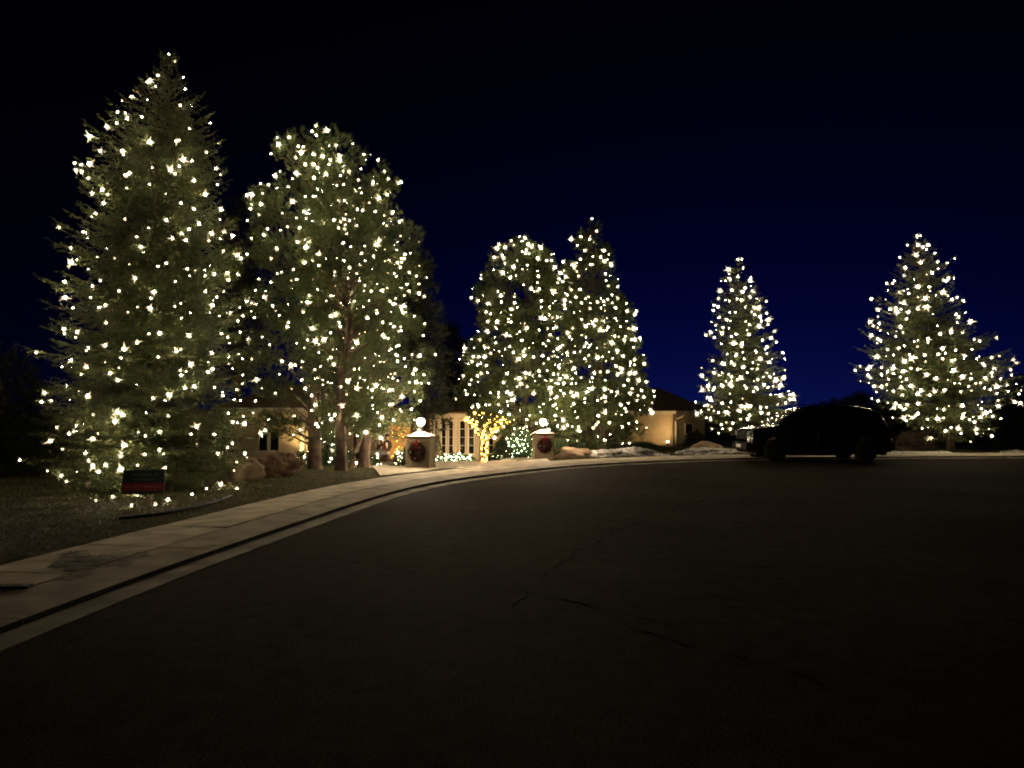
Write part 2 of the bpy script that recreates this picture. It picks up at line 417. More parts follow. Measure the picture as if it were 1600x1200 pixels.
# ------------------------------------------------------------------ driveway between the pillars, in concrete panels
def driveway():
    dr = tag(bpy.data.objects.new('driveway', None), kind='structure'); col.objects.link(dr)
    A = np.array(gp(602, 743, .13)[:2]); B = np.array(gp(905, 721, .13)[:2]); C = np.array([1.2, 33.5]); D = np.array([-6.0, 29.5])
    # the near edge follows the back of the sidewalk
    s0 = np.argmin(np.linalg.norm(KC + KN * 1.74 - A, axis=1)); s1 = np.argmin(np.linalg.norm(KC + KN * 1.74 - B, axis=1))
    near = (KC + KN * 1.75)[s0:s1 + 1]
    nu, nv = 6, 5
    def P(u, v):
        a = near[int(round(u * (len(near) - 1)))]; b = D * (1 - u) + C * u; q = a * (1 - v) + b * v
        return (q[0], q[1])
    g = .004
    for i in range(nu):
        for j in range(nv):
            V = []
            for v in np.linspace(j / nv + g, (j + 1) / nv - g, 4):
                for u in np.linspace(i / nu + g, (i + 1) / nu - g, 4):
                    x, y = P(u, v); V.append((x, y, Tz(x, y) + .03))
            F = [(a * 4 + b, a * 4 + b + 1, a * 4 + b + 5, a * 4 + b + 4) for a in range(3) for b in range(3)]
            mb = MB().add(V, F); W = [(x, y, z - .08) for x, y, z in V]
            rim = [0, 1, 2, 3, 7, 11, 15, 14, 13, 12, 8, 4]
            VV = V + W
            mb = MB().add(VV, F + [(rim[(k + 1) % 12], rim[k], rim[k] + 16, rim[(k + 1) % 12] + 16) for k in range(12)])
            mb.build('concrete_panel', M['concrete'], dr)
driveway()

# ------------------------------------------------------------------ foliage generators
def unit(v): return v / (np.linalg.norm(v, axis=-1, keepdims=True) + 1e-9)
def needles(O, D, Ln, spacing, nlen, nwid, ang, rg, twig_w=0.0):
    n = np.maximum(2, (Ln / spacing).astype(int)); idx = np.repeat(np.arange(len(O)), n)
    k = np.arange(len(idx)) - np.repeat(np.cumsum(n) - n, n)
    t = (k + rg.random(len(idx))) / np.repeat(n, n)
    d = D[idx]; p = O[idx] + d * (Ln[idx] * t)[:, None]
    rv = unit(rg.normal(size=(len(idx), 3))); perp = unit(np.cross(d, rv))
    a = ang * (.6 + .8 * rg.random(len(idx))) * np.where(t > .93, .3, 1)
    nd = d * np.cos(a)[:, None] + perp * np.sin(a)[:, None]
    nd[:, 2] += .05
    wv = unit(np.cross(nd, unit(rg.normal(size=(len(idx), 3))))) * (nwid / 2)
    ln = (nlen * (.7 + .6 * rg.random(len(idx))))[:, None]
    V = np.empty((len(idx), 3, 3)); V[:, 0] = p - wv; V[:, 1] = p + wv; V[:, 2] = p + nd * ln
    m = np.zeros(len(idx), np.int32)
    if twig_w:
        w2 = unit(np.cross(D, rg.normal(size=D.shape))) * twig_w / 2
        W = np.empty((len(O), 3, 3)); W[:, 0] = O - w2; W[:, 1] = O + w2; W[:, 2] = O + D * Ln[:, None]
        V = np.concatenate([V, W]); m = np.r_[m, np.ones(len(O), np.int32)]
    return V.reshape(-1, 3), m
class Crown:
    """extents of a crown read as (pixel row, left, right) at the tree's own depth"""
    def __init__(s, rows, d, base, top, rdmax=3.0):
        s.d = d; s.rdmax = rdmax; Z = []; XL = []; XR = []
        for py, l, r_ in rows:
            a = at(l, py, d); b = at(r_, py, d); Z.append(a[2]); XL.append(a[0]); XR.append(b[0])
        o = np.argsort(Z); s.Z = np.array(Z)[o]; s.XL = np.array(XL)[o]; s.XR = np.array(XR)[o]
        s.bx = at(*base, d)[0]; s.tx = at(*top, d)[0]; s.zt = at(*top, d)[2]; s.gz = Tz(s.bx, d)
        s.zmin, s.zmax = s.Z[0], s.Z[-1]
    def axis(s, z):
        t = np.clip((z - s.gz) / (s.zt - s.gz), 0, 1); return s.bx + (s.tx - s.bx) * t
    def Rad(s, z, c, sn):
        l = np.interp(z, s.Z, s.XL); r_ = np.interp(z, s.Z, s.XR); ax = s.axis(z)
        rr = np.maximum(r_ - ax, .05); ll = np.maximum(ax - l, .05); rd = np.clip((rr + ll) / 2, .05, s.rdmax)
        a = np.where(c > 0, rr, ll)
        return a * c * c + rd * sn * sn
    def sample_z(s, n, rg, bias=.25):
        zz = np.linspace(s.zmin, s.zmax, 200); w = (np.interp(zz, s.Z, s.XR) - np.interp(zz, s.Z, s.XL)) + bias
        cdf = np.cumsum(w); cdf /= cdf[-1]; return np.interp((np.arange(n) + rg.random(n)) / n, cdf, zz)
def trunk_tube(C, r0, r1, ztop, rg, lean=0.0, flare=1.5, n=14):
    z = np.linspace(C.gz - .15, ztop, n); P = []
    ph = rg.random() * 6
    for i, q in enumerate(z):
        t = i / (n - 1); P.append((C.axis(q) + .06 * math.sin(3 * t * 3 + ph) * min(1, 4 * t), C.d + lean * t + .05 * math.cos(7 * t + ph), q))
    r_ = [r0 * (1 - t) + r1 * t + r0 * (flare - 1) * math.exp(-t * n * .9) for t in np.linspace(0, 1, n)]
    return np.array(P), np.array(r_)
def spruce(name, label, C, nbr, seed, mname, spacing, nlen, nwid, group='lit trees', sub=2, trunk_r=.14, dtw=.065, cat='tree', crown_parts=True):
    rg = np.random.default_rng(seed)
    r0 = root(name, (C.bx, C.d, C.gz), label, cat, group)
    P, r_ = trunk_tube(C, trunk_r, .008, C.zt - .10, rg)
    MB().tube(P, r_, 9).build('trunk', M['bark'], r0, smooth=True)
    zt = C.sample_z(nbr, rg, 1.8); ws = .42 if trunk_r > .15 else .5
    q_ = (zt - C.zmin) / ws; zt = np.clip(C.zmin + (np.round(q_) * .5 + q_ * .5) * ws + rg.normal(0, .09, nbr), C.zmin, C.zmax); rg.shuffle(zt)
    ph = np.arange(nbr) * 2.39996 + rg.random(nbr) * .6
    OO = []; DD = []; LL = []; wood = MB(); tips = []; tn = []
    for i in range(nbr):
        z = zt[i]; c, sn = math.cos(ph[i]), math.sin(ph[i]); rel = (z - C.zmin) / (C.zmax - C.zmin)
        L = float(C.Rad(z, c, sn)) * (rg.normal(.87, .10) if rg.random() < .8 else rg.uniform(.55, .85)); L = max(L, .12)
        dr = .28 - 1.0 * rel ** 1.3
        zb = z + L * dr; zb = min(max(zb, C.gz + .25), C.zt - .1)
        n = max(6, int(L / .10)); t = np.linspace(0, 1, n)
        ax = C.axis(zb); tipx = C.axis(z)
        sag = .10 * L * (1 - rel)
        w = rg.normal(0, .06 * L)
        B = np.c_[ax + (tipx - ax) * t + c * L * t - sn * w * t * t, C.d + sn * L * t + c * w * t * t, zb + (z - zb) * t - sag * np.sin(math.pi * t ** .8) + .06 * L * t ** 3]
        wood.tube(B[:: max(1, n // 5)], np.linspace(.014 + .008 * L, .004, len(B[:: max(1, n // 5)])), 4)
        nt_ = max(4, int(L * .9 / dtw)); u = np.linspace(.10, .985, nt_) + rg.normal(0, .004, nt_)
        p = np.c_[[np.interp(u, t, B[:, k]) for k in range(3)]].T
        g = np.gradient(B, axis=0); g = unit(g); ax3 = unit(np.c_[[np.interp(u, t, g[:, k]) for k in range(3)]].T)
        side = unit(np.cross(ax3, np.array([0, 0, 1.0])))
        sg = np.where(np.arange(nt_) % 2 == 0, 1, -1)[:, None]
        an = R(52) + rg.normal(0, .18, nt_)[:, None]
        d = ax3 * np.cos(an) + side * sg * np.sin(an) + np.array([0, 0, -.22]) + rg.normal(0, .20, (nt_, 3))
        ln = (.17 + .27 * min(L, 2)) * (1 - u ** 1.5 * .72) * np.minimum(1, .45 + u * 2.2) * rg.uniform(.65, 1.2, nt_)
        OO.append(p); DD.append(unit(d)); LL.append(ln)
        OO.append(p[-1:]); DD.append(ax3[-1:]); LL.append(np.array([.12 + .05 * L]))
        e = p + unit(d) * ln[:, None]; sel = u > .55
        tips.append(e[sel]); tn.append(np.tile([c, sn, .25], (sel.sum(), 1)))
    # leader
    OO.append(np.array([[C.tx, C.d, C.zt - .35]])); DD.append(np.array([[0, 0, 1.0]])); LL.append(np.array([.4]))
    O = np.concatenate(OO); D = np.concatenate(DD); Ln = np.concatenate(LL)
    if sub:
        S = [(O, D, Ln)]
        for k in range(sub):
            u = rg.uniform(.25, .8, len(O))[:, None]; rv = unit(np.cross(D, rg.normal(size=D.shape)))
            S.append((O + D * Ln[:, None] * u, unit(D * .75 + rv * .62 * np.array([1, 1, .5])), Ln * rg.uniform(.3, .5, len(O))))
        O = np.concatenate([a for a, _, _ in S]); D = np.concatenate([a for _, a, _ in S]); Ln = np.concatenate([a for _, _, a in S])
    V, m = needles(O, D, Ln, spacing, nlen, nwid, R(48), rg, .008)
    F = np.arange(len(V)).reshape(-1, 3)
    mesh('crown', V, F, [M[mname], M['twig']], r0, mi=m)
    tag(wood.build('branch_wood', M['twig'], r0), kind='stuff')
    return r0, np.concatenate(tips), unit(np.concatenate(tn))
def barky(o, amp=.13):
    me = o.data
    me.calc_loop_triangles()
    for v in me.vertices:
        n = v.normal; k = mnoise.noise((v.co.x * 9 + v.co.z * .4, v.co.y * 9, v.co.z * 1.6)) + .6 * mnoise.noise((v.co.x * 22, v.co.y * 22, v.co.z * 4))
        v.co += n * k * amp * .22
    me.update()
def pine(name, label, C, npad, seed, trunk_r, nshoot=46, mname='pine', path=None, group='lit trees', nlen=.13, nwid=.012, per=20, fork=None, padr=(.34, .72), nlimb=14, ztop_trunk=.93):
    rg = np.random.default_rng(seed)
    r0 = root(name, (C.bx, C.d, C.gz), label, 'tree', group)
    if path is not None:
        P = np.array([at(a, b, C.d + dd) for a, b, dd in path]); P[0, 2] = Tz(P[0, 0], P[0, 1]) - .12
        C.gz_path = P
        s = np.linspace(0, 1, 16); z0 = np.linspace(0, 1, len(P)); P = np.c_[[np.interp(s, z0, P[:, k]) for k in range(3)]].T
        P = np.c_[[np.interp(np.linspace(0, 1, 60), s, P[:, k]) for k in range(3)]].T; s = np.linspace(0, 1, 60)
        P[2:-1] += np.c_[[np.interp(s, np.linspace(0, 1, 14), rg.normal(0, .03, 14)) for _ in range(3)]].T[2:-1]
        r_ = trunk_r * (1 - .80 * s) + trunk_r * .35 * np.exp(-s * 16)
    else:
        P, r_ = trunk_tube(C, trunk_r, .03, C.zt - (C.zt - C.gz) * (1 - ztop_trunk), rg)
    tr = MB().tube(P, r_, 22)
    if fork:
        Q = np.array([at(a, b, C.d + dd) for a, b, dd in fork]); s = np.linspace(0, 1, 10); z0 = np.linspace(0, 1, len(Q))
        if fork[0][1] > 700: Q[0, 2] = Tz(Q[0, 0], Q[0, 1]) - .12
        Q = np.c_[[np.interp(s, z0, Q[:, k]) for k in range(3)]].T
        tr.tube(Q, trunk_r * (.72 - .42 * s), 9)
    barky(tr.build('trunk', M['bark'], r0, smooth=True))
    zt = C.sample_z(npad, rg, .5); ph = rg.random(npad) * 2 * math.pi
    O = []; D = []; Ln = []; cen = []; limbs = MB(); tips = []; tn = []
    big = []
    for i in range(npad):
        if path is not None and math.sin(ph[i]) < .15 and zt[i] < at(800, 470, C.d)[2]:
            jj = int(np.argmin(np.abs(P[:, 2] - zt[i]))); rr_ = float(C.Rad(zt[i], math.cos(ph[i]), math.sin(ph[i])))
            if abs(C.axis(zt[i]) + math.cos(ph[i]) * rr_ * .8 - P[jj, 0]) < .55: ph[i] = -ph[i]
        z = zt[i]; c, sn = math.cos(ph[i]), math.sin(ph[i]); Rm = float(C.Rad(z, c, sn))
        pr = rg.uniform(*padr) * min(1, .45 + Rm * .4)
        q = math.sqrt(rg.random()) if rg.random() < .35 else rg.uniform(.82, 1.0)
        rr = max(0, Rm - pr * .58) * q
        ctr = np.array([C.axis(z) + c * rr, C.d + sn * rr, z - pr * .2])
        k = int(nshoot * (pr / .5) ** 2 * rg.uniform(.7, 1.3))
        dv = unit(rg.normal(size=(k, 3)) + np.array([c * .35, sn * .35, .25]))
        o = ctr + dv * np.array([pr, pr, pr * .62]) * (rg.random(k) ** .4)[:, None]
        d = unit(dv * .6 + np.array([c * .45, sn * .45, .55]) + rg.normal(0, .25, (k, 3)))
        O.append(o); D.append(d); Ln.append(rg.uniform(.07, .16, k)); cen.append(ctr)
        tips.append(o + d * .12); tn.append(unit(dv + np.array([c, sn, 0]) * .6))
        zb = max(z - (.25 + .30 * rr) - rg.uniform(0, .5), C.gz + (z - C.gz) * .45)
        j = int(np.argmin(np.abs(P[:, 2] - zb))); b = P[j]
        mid = b * .45 + ctr * .55 + np.array([0, 0, -.10 * rr]) + rg.normal(0, .10, 3)
        tt = np.linspace(0, 1, 7)[:, None]; Bz = (1 - tt) ** 2 * b + 2 * tt * (1 - tt) * mid + tt ** 2 * ctr
        rad = np.linspace(min(r_[j] * .55, .018 + .014 * rr), .008, 7)
        big.append((rr, Bz, rad))
    big.sort(key=lambda q: -q[0])
    for n_, (rr, Bz, rad) in enumerate(big):
        if n_ < nlimb: MB().tube(Bz, rad, 6).build('limb', M['bark'], r0, smooth=True)
        else: limbs.tube(Bz, rad, 4)
    O = np.concatenate(O); D = np.concatenate(D); Ln = np.concatenate(Ln)
    V, m = needles(O, D, Ln, .115 / per, nlen, nwid, R(50), rg, .012)
    mesh('crown', V, np.arange(len(V)).reshape(-1, 3), [M[mname], M['twig']], r0, mi=m)
    tag(limbs.build('branch_wood', M['bark'], r0), kind='stuff')
    return r0, np.concatenate(tips), np.concatenate(tn)

# ------------------------------------------------------------------ lights
def bulb_mesh(name, glow, glare_ray, seed, spikes=7):
    """a bulb: a small bright core, dimmer tapered rays shaped as its glare, and its socket"""
    rg = np.random.default_rng(seed); mb = MB()
    bm = bmesh.new(); bmesh.ops.create_icosphere(bm, subdivisions=1, radius=1.0)
    mb.add([v.co for v in bm.verts], [[v.index for v in f.verts] for f in bm.faces], 0); bm.free()
    dirs = []
    while len(dirs) < spikes:
        v = unit(rg.normal(size=3))
        if all(np.dot(v, w) < .75 for w in dirs): dirs.append(v)
    for i, v in enumerate(dirs):
        a = unit(np.cross(v, rg.normal(size=3))); b = np.cross(v, a); L = rg.uniform(2.6, 4.1) if i < 4 else rg.uniform(1.9, 2.8)
        base = [v * .55 + (a * math.cos(q) + b * math.sin(q)) * .80 for q in (0, 2.094, 4.189)]
        mb.add(base + [v * L], [(0, 1, 3), (1, 2, 3), (2, 0, 3)], 1)  # a glowing ray, the bulb's glare built as geometry
    o = mb.box((0, 0, -1.6), (.8, .8, 1.2), .3, 2).build(name, [glow, glare_ray, M['cord']])
    me = o.data; bpy.data.objects.remove(o); return me
BSC = .65
BM = {}
for nm, key, glow, pt_ in (('bulb', 'w', 'bulb', 'glare_ray'), ('bulb', 'f', 'bulb_far', 'glare_ray'), ('cool_bulb', 'c', 'bulb_cool', 'glare_ray_cool'), ('gold_bulb', 'g', 'bulb_gold', 'glare_ray_gold')):
    BM[key] = [bulb_mesh(nm, M[glow], M[pt_], 10 + i) for i in range(6)]
for key in 'wf': BM[key] += [bulb_mesh('bulb', M['bulb_dim'], M['glare_ray'], 30 + i, 6) for i in range(2)]
def visible_front(P, cell=13, slack=.30):
    x, y, f = proj(P); k = (x // cell).astype(int) * 10000 + (y // cell).astype(int)
    o = np.lexsort((f, k)); ks = k[o]; first = np.r_[True, ks[1:] != ks[:-1]]
    mn = np.repeat(f[o][first], np.diff(np.r_[np.nonzero(first)[0], len(ks)]))
    ok = np.zeros(len(P), bool); ok[o] = f[o] < mn + slack; return ok
def pick(P, N, n, dmin, rg, front=.86):
    """spread n points over the camera side of a crown, and a few round its flanks"""
    view = unit(np.array([0, 0, CAM_H]) - P); facing = (N * view).sum(1)
    vis = visible_front(P) & (facing > -.35)
    a = rg.permutation(np.nonzero(vis)[0]); b = rg.permutation(np.nonzero(~vis & (facing > -.7))[0])
    out = []; nf = int(n * front)
    def fill(cand, want, dm):
        for i in cand:
            if len(out) >= want: return
            if out and np.min(np.sum((P[out] - P[i]) ** 2, 1)) < (dm * (.3 if rg.random() < .36 else 1.08)) ** 2: continue
            out.append(i)
    dm = dmin
    while len(out) < nf and dm > .004: fill(a, nf, dm); dm *= .8
    fill(b, n, dmin)
    return np.array(out)
def lights(label, P, N, n, dmin, size, seed, key='w', group='strings of lights on the trees', off=.06, front=.86, name='light_string', cord=True, maxseg=.7, jit=.52, push=0.0, extra=None):
    rg = np.random.default_rng(seed); s = pick(P, N, n, dmin, rg, front); Q = P[s] + N[s] * off
    if extra is not None: Q = np.vstack([Q, extra])
    if push: Q = Q + unit(np.array([0, 0, CAM_H]) - Q) * push
    o0 = root(name, (Q[:, 0].mean(), Q[:, 1].mean(), Q[:, 2].min()), label, 'light string', group); w = wloc(o0)
    c = Q.mean(0); band = np.floor((Q[:, 2] - Q[:, 2].min()) / max(.25, dmin * 1.2)); th = np.arctan2(Q[:, 1] - c[1], Q[:, 0] - c[0])
    th = np.where(th > math.pi / 2, th - 2 * math.pi, th)
    od = np.lexsort((np.where(band % 2 == 0, th, -th), band)); Q = Q[od]
    if cord:
        mb = MB()
        for a, b in zip(Q[:-1], Q[1:]):
            if np.linalg.norm(a - b) < maxseg:
                d_ = np.array([0, 0, -.035]); mb.tube([a + d_, (a + b) / 2 + d_ * 2.2, b + d_], .006, 3)
        if mb.n: tag(mb.build('cord', M['cord'], o0), kind='stuff')
    for i, q in enumerate(Q):
        o = bpy.data.objects.new('bulb', BM[key][int(rg.integers(len(BM[key])))]); col.objects.link(o); o.parent = o0
        o.location = Vector(q - w); k = size * BSC * float(np.clip(np.exp(rg.normal(0, jit)), .5, 2.2)); o.scale = (k, k, k)
        o.rotation_euler = tuple(rg.random(3) * 6.28)
    return o0

# ------------------------------------------------------------------ the lit trees
def big_spruce():
    C = Crown([(85, 262, 266), (105, 250, 278), (130, 238, 292), (160, 208, 312), (200, 172, 335), (240, 158, 346), (275, 142, 350), (320, 128, 352), (380, 108, 380), (440, 104, 384), (490, 88, 388), (540, 84, 390), (620, 80, 394), (680, 78, 396), (730, 78, 398), (762, 88, 394), (774, 120, 380)],
              15.5, (236, 764), (264, 85), rdmax=1.6)
    r0, P, N = spruce('spruce_tree', 'tallest lit spruce at the left, drooping branches down to the grass behind the yard sign', C, 820, 11, 'spruce', .020, .055, .016, sub=1, trunk_r=.17, dtw=.060)
    lights('warm white light string on the tallest spruce behind the yard sign', P, N, 286, .34, .026, 21, off=.05,
           extra=np.array([gp(176, 775, .16), gp(205, 789, .14), gp(262, 780, .17), gp(243, 788, .15), gp(300, 772, .16), gp(322, 764, .18), gp(150, 782, .15), gp(345, 757, .16)]))  # bulbs on the grass before the sign, some added to light it
big_spruce()
def pines():
    C = Crown([(214, 446, 500), (230, 428, 512), (260, 410, 540), (300, 396, 548), (350, 384, 560), (400, 380, 552), (500, 372, 545), (600, 378, 540), (660, 392, 520), (680, 400, 510)], 21.3, (490, 735), (480, 214))
    _, P, N = pine('pine_tree', 'lit pine with the thickest straight trunk, nearest the brown boulders', C, 130, 31, .19, path=[(492, 737, 0), (490, 660, 0), (495, 540, 0), (497, 440, .1), (488, 330, .1), (481, 225, 0)])
    lights('warm white light string on the thick trunked pine beside the big spruce', P, N, 190, .34, .031, 41)
    C = Crown([(212, 498, 540), (226, 488, 556), (250, 484, 578), (285, 478, 602), (320, 470, 616), (380, 462, 626), (450, 455, 630), (520, 462, 628), (600, 478, 612), (650, 500, 595), (668, 515, 580)], 20.6, (532, 740), (520, 212))
    _, P, N = pine('pine_tree', 'lit pine with a slender pale trunk, middle one of the three trunks beside the lawn', C, 135, 32, .14, path=[(532, 740, 0), (531, 640, 0), (538, 560, 0), (546, 480, 0), (535, 360, .1), (521, 222, 0)])
    lights('warm white light string on the slender trunked pine between its two neighbours', P, N, 160, .36, .031, 42)
    C = Crown([(252, 578, 596), (270, 574, 608), (298, 568, 626), (325, 565, 636), (360, 560, 648), (430, 548, 656), (500, 545, 664), (560, 545, 676), (620, 550, 682), (660, 565, 680), (678, 590, 668)], 22.4, (570, 732), (594, 256))
    _, P, N = pine('pine_tree', 'lit pine with a forked leaning trunk, nearest the left gate pillar', C, 115, 33, .16,
                   path=[(568, 733, 0), (572, 680, 0), (580, 600, 0), (590, 500, .1), (598, 400, .1), (594, 275, 0)], fork=[(546, 738, -.3), (556, 705, -.2), (574, 655, 0), (582, 610, 0)])
    lights('warm white light string on the forked pine beside the left gate pillar', P, N, 175, .32, .031, 43)
pines()
def centre_trees():
    C = Crown([(378, 800, 840), (392, 772, 852), (410, 754, 862), (440, 744, 870), (500, 742, 872), (545, 728, 878), (580, 712, 885), (630, 710, 888), (650, 735, 886), (668, 780, 880), (690, 830, 880)], 31.0, (818, 706), (820, 376))
    _, P, N = pine('pine_tree', 'rounded broad lit pine standing behind the right gate pillar', C, 175, 51, .18, nshoot=48, nlen=.15, nwid=.022, per=14, padr=(.4, .78), nlimb=8)
    lights('warm white light string on the rounded pine behind the right gate pillar', P, N, 300, .30, .041, 61, 'f')
    C = Crown([(350, 912, 934), (375, 900, 946), (400, 880, 952), (430, 872, 956), (470, 866, 978), (520, 866, 990), (560, 868, 1000), (600, 868, 1018), (640, 874, 1020), (670, 885, 1005), (694, 900, 965)], 30.0, (940, 704), (924, 348))
    _, P, N = pine('pine_tree', 'narrow pointed lit pine with a notched top standing behind the snow heap', C, 175, 52, .17, nshoot=48, nlen=.15, nwid=.022, per=14, padr=(.34, .7), nlimb=8)
    lights('warm white light string on the narrow pointed pine behind the snow heap', P, N, 290, .30, .041, 62, 'f')
centre_trees()
def right_trees():
    C = Crown([(407, 1148, 1156), (425, 1138, 1166), (450, 1126, 1184), (480, 1114, 1200), (520, 1106, 1206), (560, 1100, 1208), (590, 1094, 1228), (620, 1096, 1244), (650, 1098, 1250), (676, 1108, 1240)], 34.0, (1166, 700), (1152, 405))
    _, P, N = spruce('spruce_tree', 'narrow conical lit spruce standing behind the bonnet of the dark car', C, 420, 71, 'spruce2', .040, .085, .030, sub=1, dtw=.085, trunk_r=.12)
    lights('warm white light string on the conical spruce behind the bonnet of the car', P, N, 240, .32, .047, 81, 'f')
    C = Crown([(371, 1422, 1436), (395, 1412, 1466), (425, 1402, 1494), (440, 1394, 1482), (480, 1368, 1490), (515, 1354, 1500), (530, 1350, 1530), (560, 1346, 1558), (590, 1342, 1584), (620, 1366, 1570), (650, 1390, 1552), (680, 1430, 1535), (690, 1450, 1520)], 31.7, (1488, 706), (1428, 370))
    _, P, N = spruce('spruce_tree', 'wide lopsided lit spruce with a bare trunk foot, behind the rear of the dark car', C, 460, 72, 'spruce2', .040, .085, .030, sub=1, dtw=.085, trunk_r=.13)
    lights('warm white light string on the wide lopsided spruce behind the rear of the car', P, N, 270, .34, .046, 82, 'f')
right_trees()

# ------------------------------------------------------------------ unlit trees
def dark_trees():
    def D(label, rows, d, base, top, seed, name='pine_tree', n=60, ns=26):
        C = Crown(rows, d, base, top)
        pine(name, label, C, n, seed, .16, nshoot=ns, mname='dark', group='unlit dark trees', nlen=.2, nwid=.035, per=7, padr=(.5, 1.0), nlimb=0)
    D('unlit dark pine beyond the forked pine, with no lights on its edge', [(385, 640, 656), (430, 640, 682), (480, 638, 692), (560, 640, 698), (620, 645, 704), (655, 655, 700)], 27, (668, 715), (648, 380), 101, n=70)
    D('unlit dark pine showing in the gap between the tallest spruce and the pines', [(308, 362, 390), (340, 345, 398), (400, 338, 405), (500, 340, 410), (600, 350, 410)], 29, (376, 715), (372, 305), 102, n=60)
    D('unlit dark tree at the far left edge beyond the tallest spruce', [(555, -40, 30), (600, -80, 62), (680, -90, 72), (750, -80, 70), (775, -60, 50)], 19, (-10, 765), (0, 550), 103, n=60)
    D('unlit dark tree at the far right edge beyond the lopsided spruce', [(588, 1585, 1625), (620, 1568, 1660), (660, 1556, 1680), (700, 1560, 1680)], 37, (1620, 705), (1600, 585), 104, n=45)
    D('unlit dark pine in the gap between the forked pine and the rounded pine', [(505, 690, 712), (545, 680, 735), (590, 678, 748), (640, 684, 750)], 46, (712, 690), (700, 500), 105, n=60)
    for i, (x, y, w, d) in enumerate(((1335, 628, 62, 42), (1395, 632, 60, 44), (1310, 640, 50, 40))):
        lab = ['dark rounded juniper showing above the roof of the dark car', 'dark low juniper behind the rear window of the dark car', 'dark small juniper beyond the windscreen of the dark car'][i]
        D(lab, [(y - 12, x - w * .3, x + w * .3), (y + 8, x - w * .6, x + w * .6), (y + 50, x - w * .7, x + w * .7)], d, (x, 698), (x, y - 16), 110 + i, name='juniper_bush', n=26, ns=30)
dark_trees()

# ------------------------------------------------------------------ grass
def grass():
    rg = np.random.default_rng(5); n = 120000
    x = rg.uniform(-16, -2, n * 2); y = rg.uniform(4, 24, n * 2); off = kerb_off(x, y)
    k = (off > 1.70) & (off < 11)
    # the driveway and its path stay clear
    k &= ~((y > 19.6) & (x > -4.9 + (23.5 - y) * .45))
    x = x[k][:n]; y = y[k][:n]
    patch = np.array([mnoise.noise((a * .5, b * .5, 3.1)) for a, b in zip(x, y)]); keep = rg.random(len(x)) < np.clip(.95 + .5 * patch, .4, 1)
    x, y = x[keep], y[keep]; m = len(x); z = T(x, y) - .01
    a = rg.random(m) * 6.28; h = rg.uniform(.018, .045, m) * (1 + .8 * (rg.random(m) < .04)); w = rg.uniform(.004, .009, m)
    lean = rg.normal(0, .035, (m, 2))
    V = np.empty((m, 3, 3)); V[:, 0] = np.c_[x - np.cos(a) * w, y - np.sin(a) * w, z]; V[:, 1] = np.c_[x + np.cos(a) * w, y + np.sin(a) * w, z]
    V[:, 2] = np.c_[x + lean[:, 0], y + lean[:, 1], z + h]
    tag(mesh('grass', V.reshape(-1, 3), np.arange(m * 3).reshape(-1, 3), M['grass']), 'short olive winter grass on the lawn beside the sidewalk', 'grass', kind='stuff')
    x = rg.uniform(1.5, 22, 60000); y = rg.uniform(26, 40, 60000); off = kerb_off(x, y); k = off > 1.75; x, y = x[k], y[k]; m = len(x); z = T(x, y) - .01
    a = rg.random(m) * 6.28; h = rg.uniform(.04, .09, m); w = rg.uniform(.010, .02, m); lean = rg.normal(0, .04, (m, 2))
    V = np.empty((m, 3, 3)); V[:, 0] = np.c_[x - np.cos(a) * w, y - np.sin(a) * w, z]; V[:, 1] = np.c_[x + np.cos(a) * w, y + np.sin(a) * w, z]
    V[:, 2] = np.c_[x + lean[:, 0], y + lean[:, 1], z + h]
    tag(mesh('grass', V.reshape(-1, 3), np.arange(m * 3).reshape(-1, 3), M['grass']), 'short dim grass behind the snow heap and the dark car', 'grass', kind='stuff')
grass()

# ------------------------------------------------------------------ rocks and snow
def lump(name, label, cat, c, size, m, seed, group=None, rough=.25, sub=4, freq=1.5, facets=0):
    bm = bmesh.new(); bmesh.ops.create_icosphere(bm, subdivisions=sub, radius=1.0)
    V = np.array([v.co for v in bm.verts]); F = [[v.index for v in f.verts] for f in bm.faces]; bm.free()
    k = np.array([1 + rough * mnoise.noise((v[0] * freq + seed, v[1] * freq, v[2] * freq)) + rough * .4 * mnoise.noise((v[0] * freq * 3 + seed, v[1] * freq * 3, v[2] * freq * 3)) for v in V])
    if facets:
        rg = np.random.default_rng(int(seed * 10))
        for _ in range(facets):
            pn = unit(rg.normal(size=3)); pd = rg.uniform(.62, .86); q = V @ pn; V = V - np.maximum(q - pd, 0)[:, None] * pn * .93
        V = V * 1.12
    V = V * k[:, None] * np.array(size) / 2; V[:, 2] = np.maximum(V[:, 2], -size[2] * .32)
    zb = Tz(c[0], c[1]); V += np.array([c[0], c[1], zb + size[2] * .20])
    o = mesh(name, V, F, M[m], loc=(c[0], c[1], zb), smooth=True); return tag(o, label, cat, group)
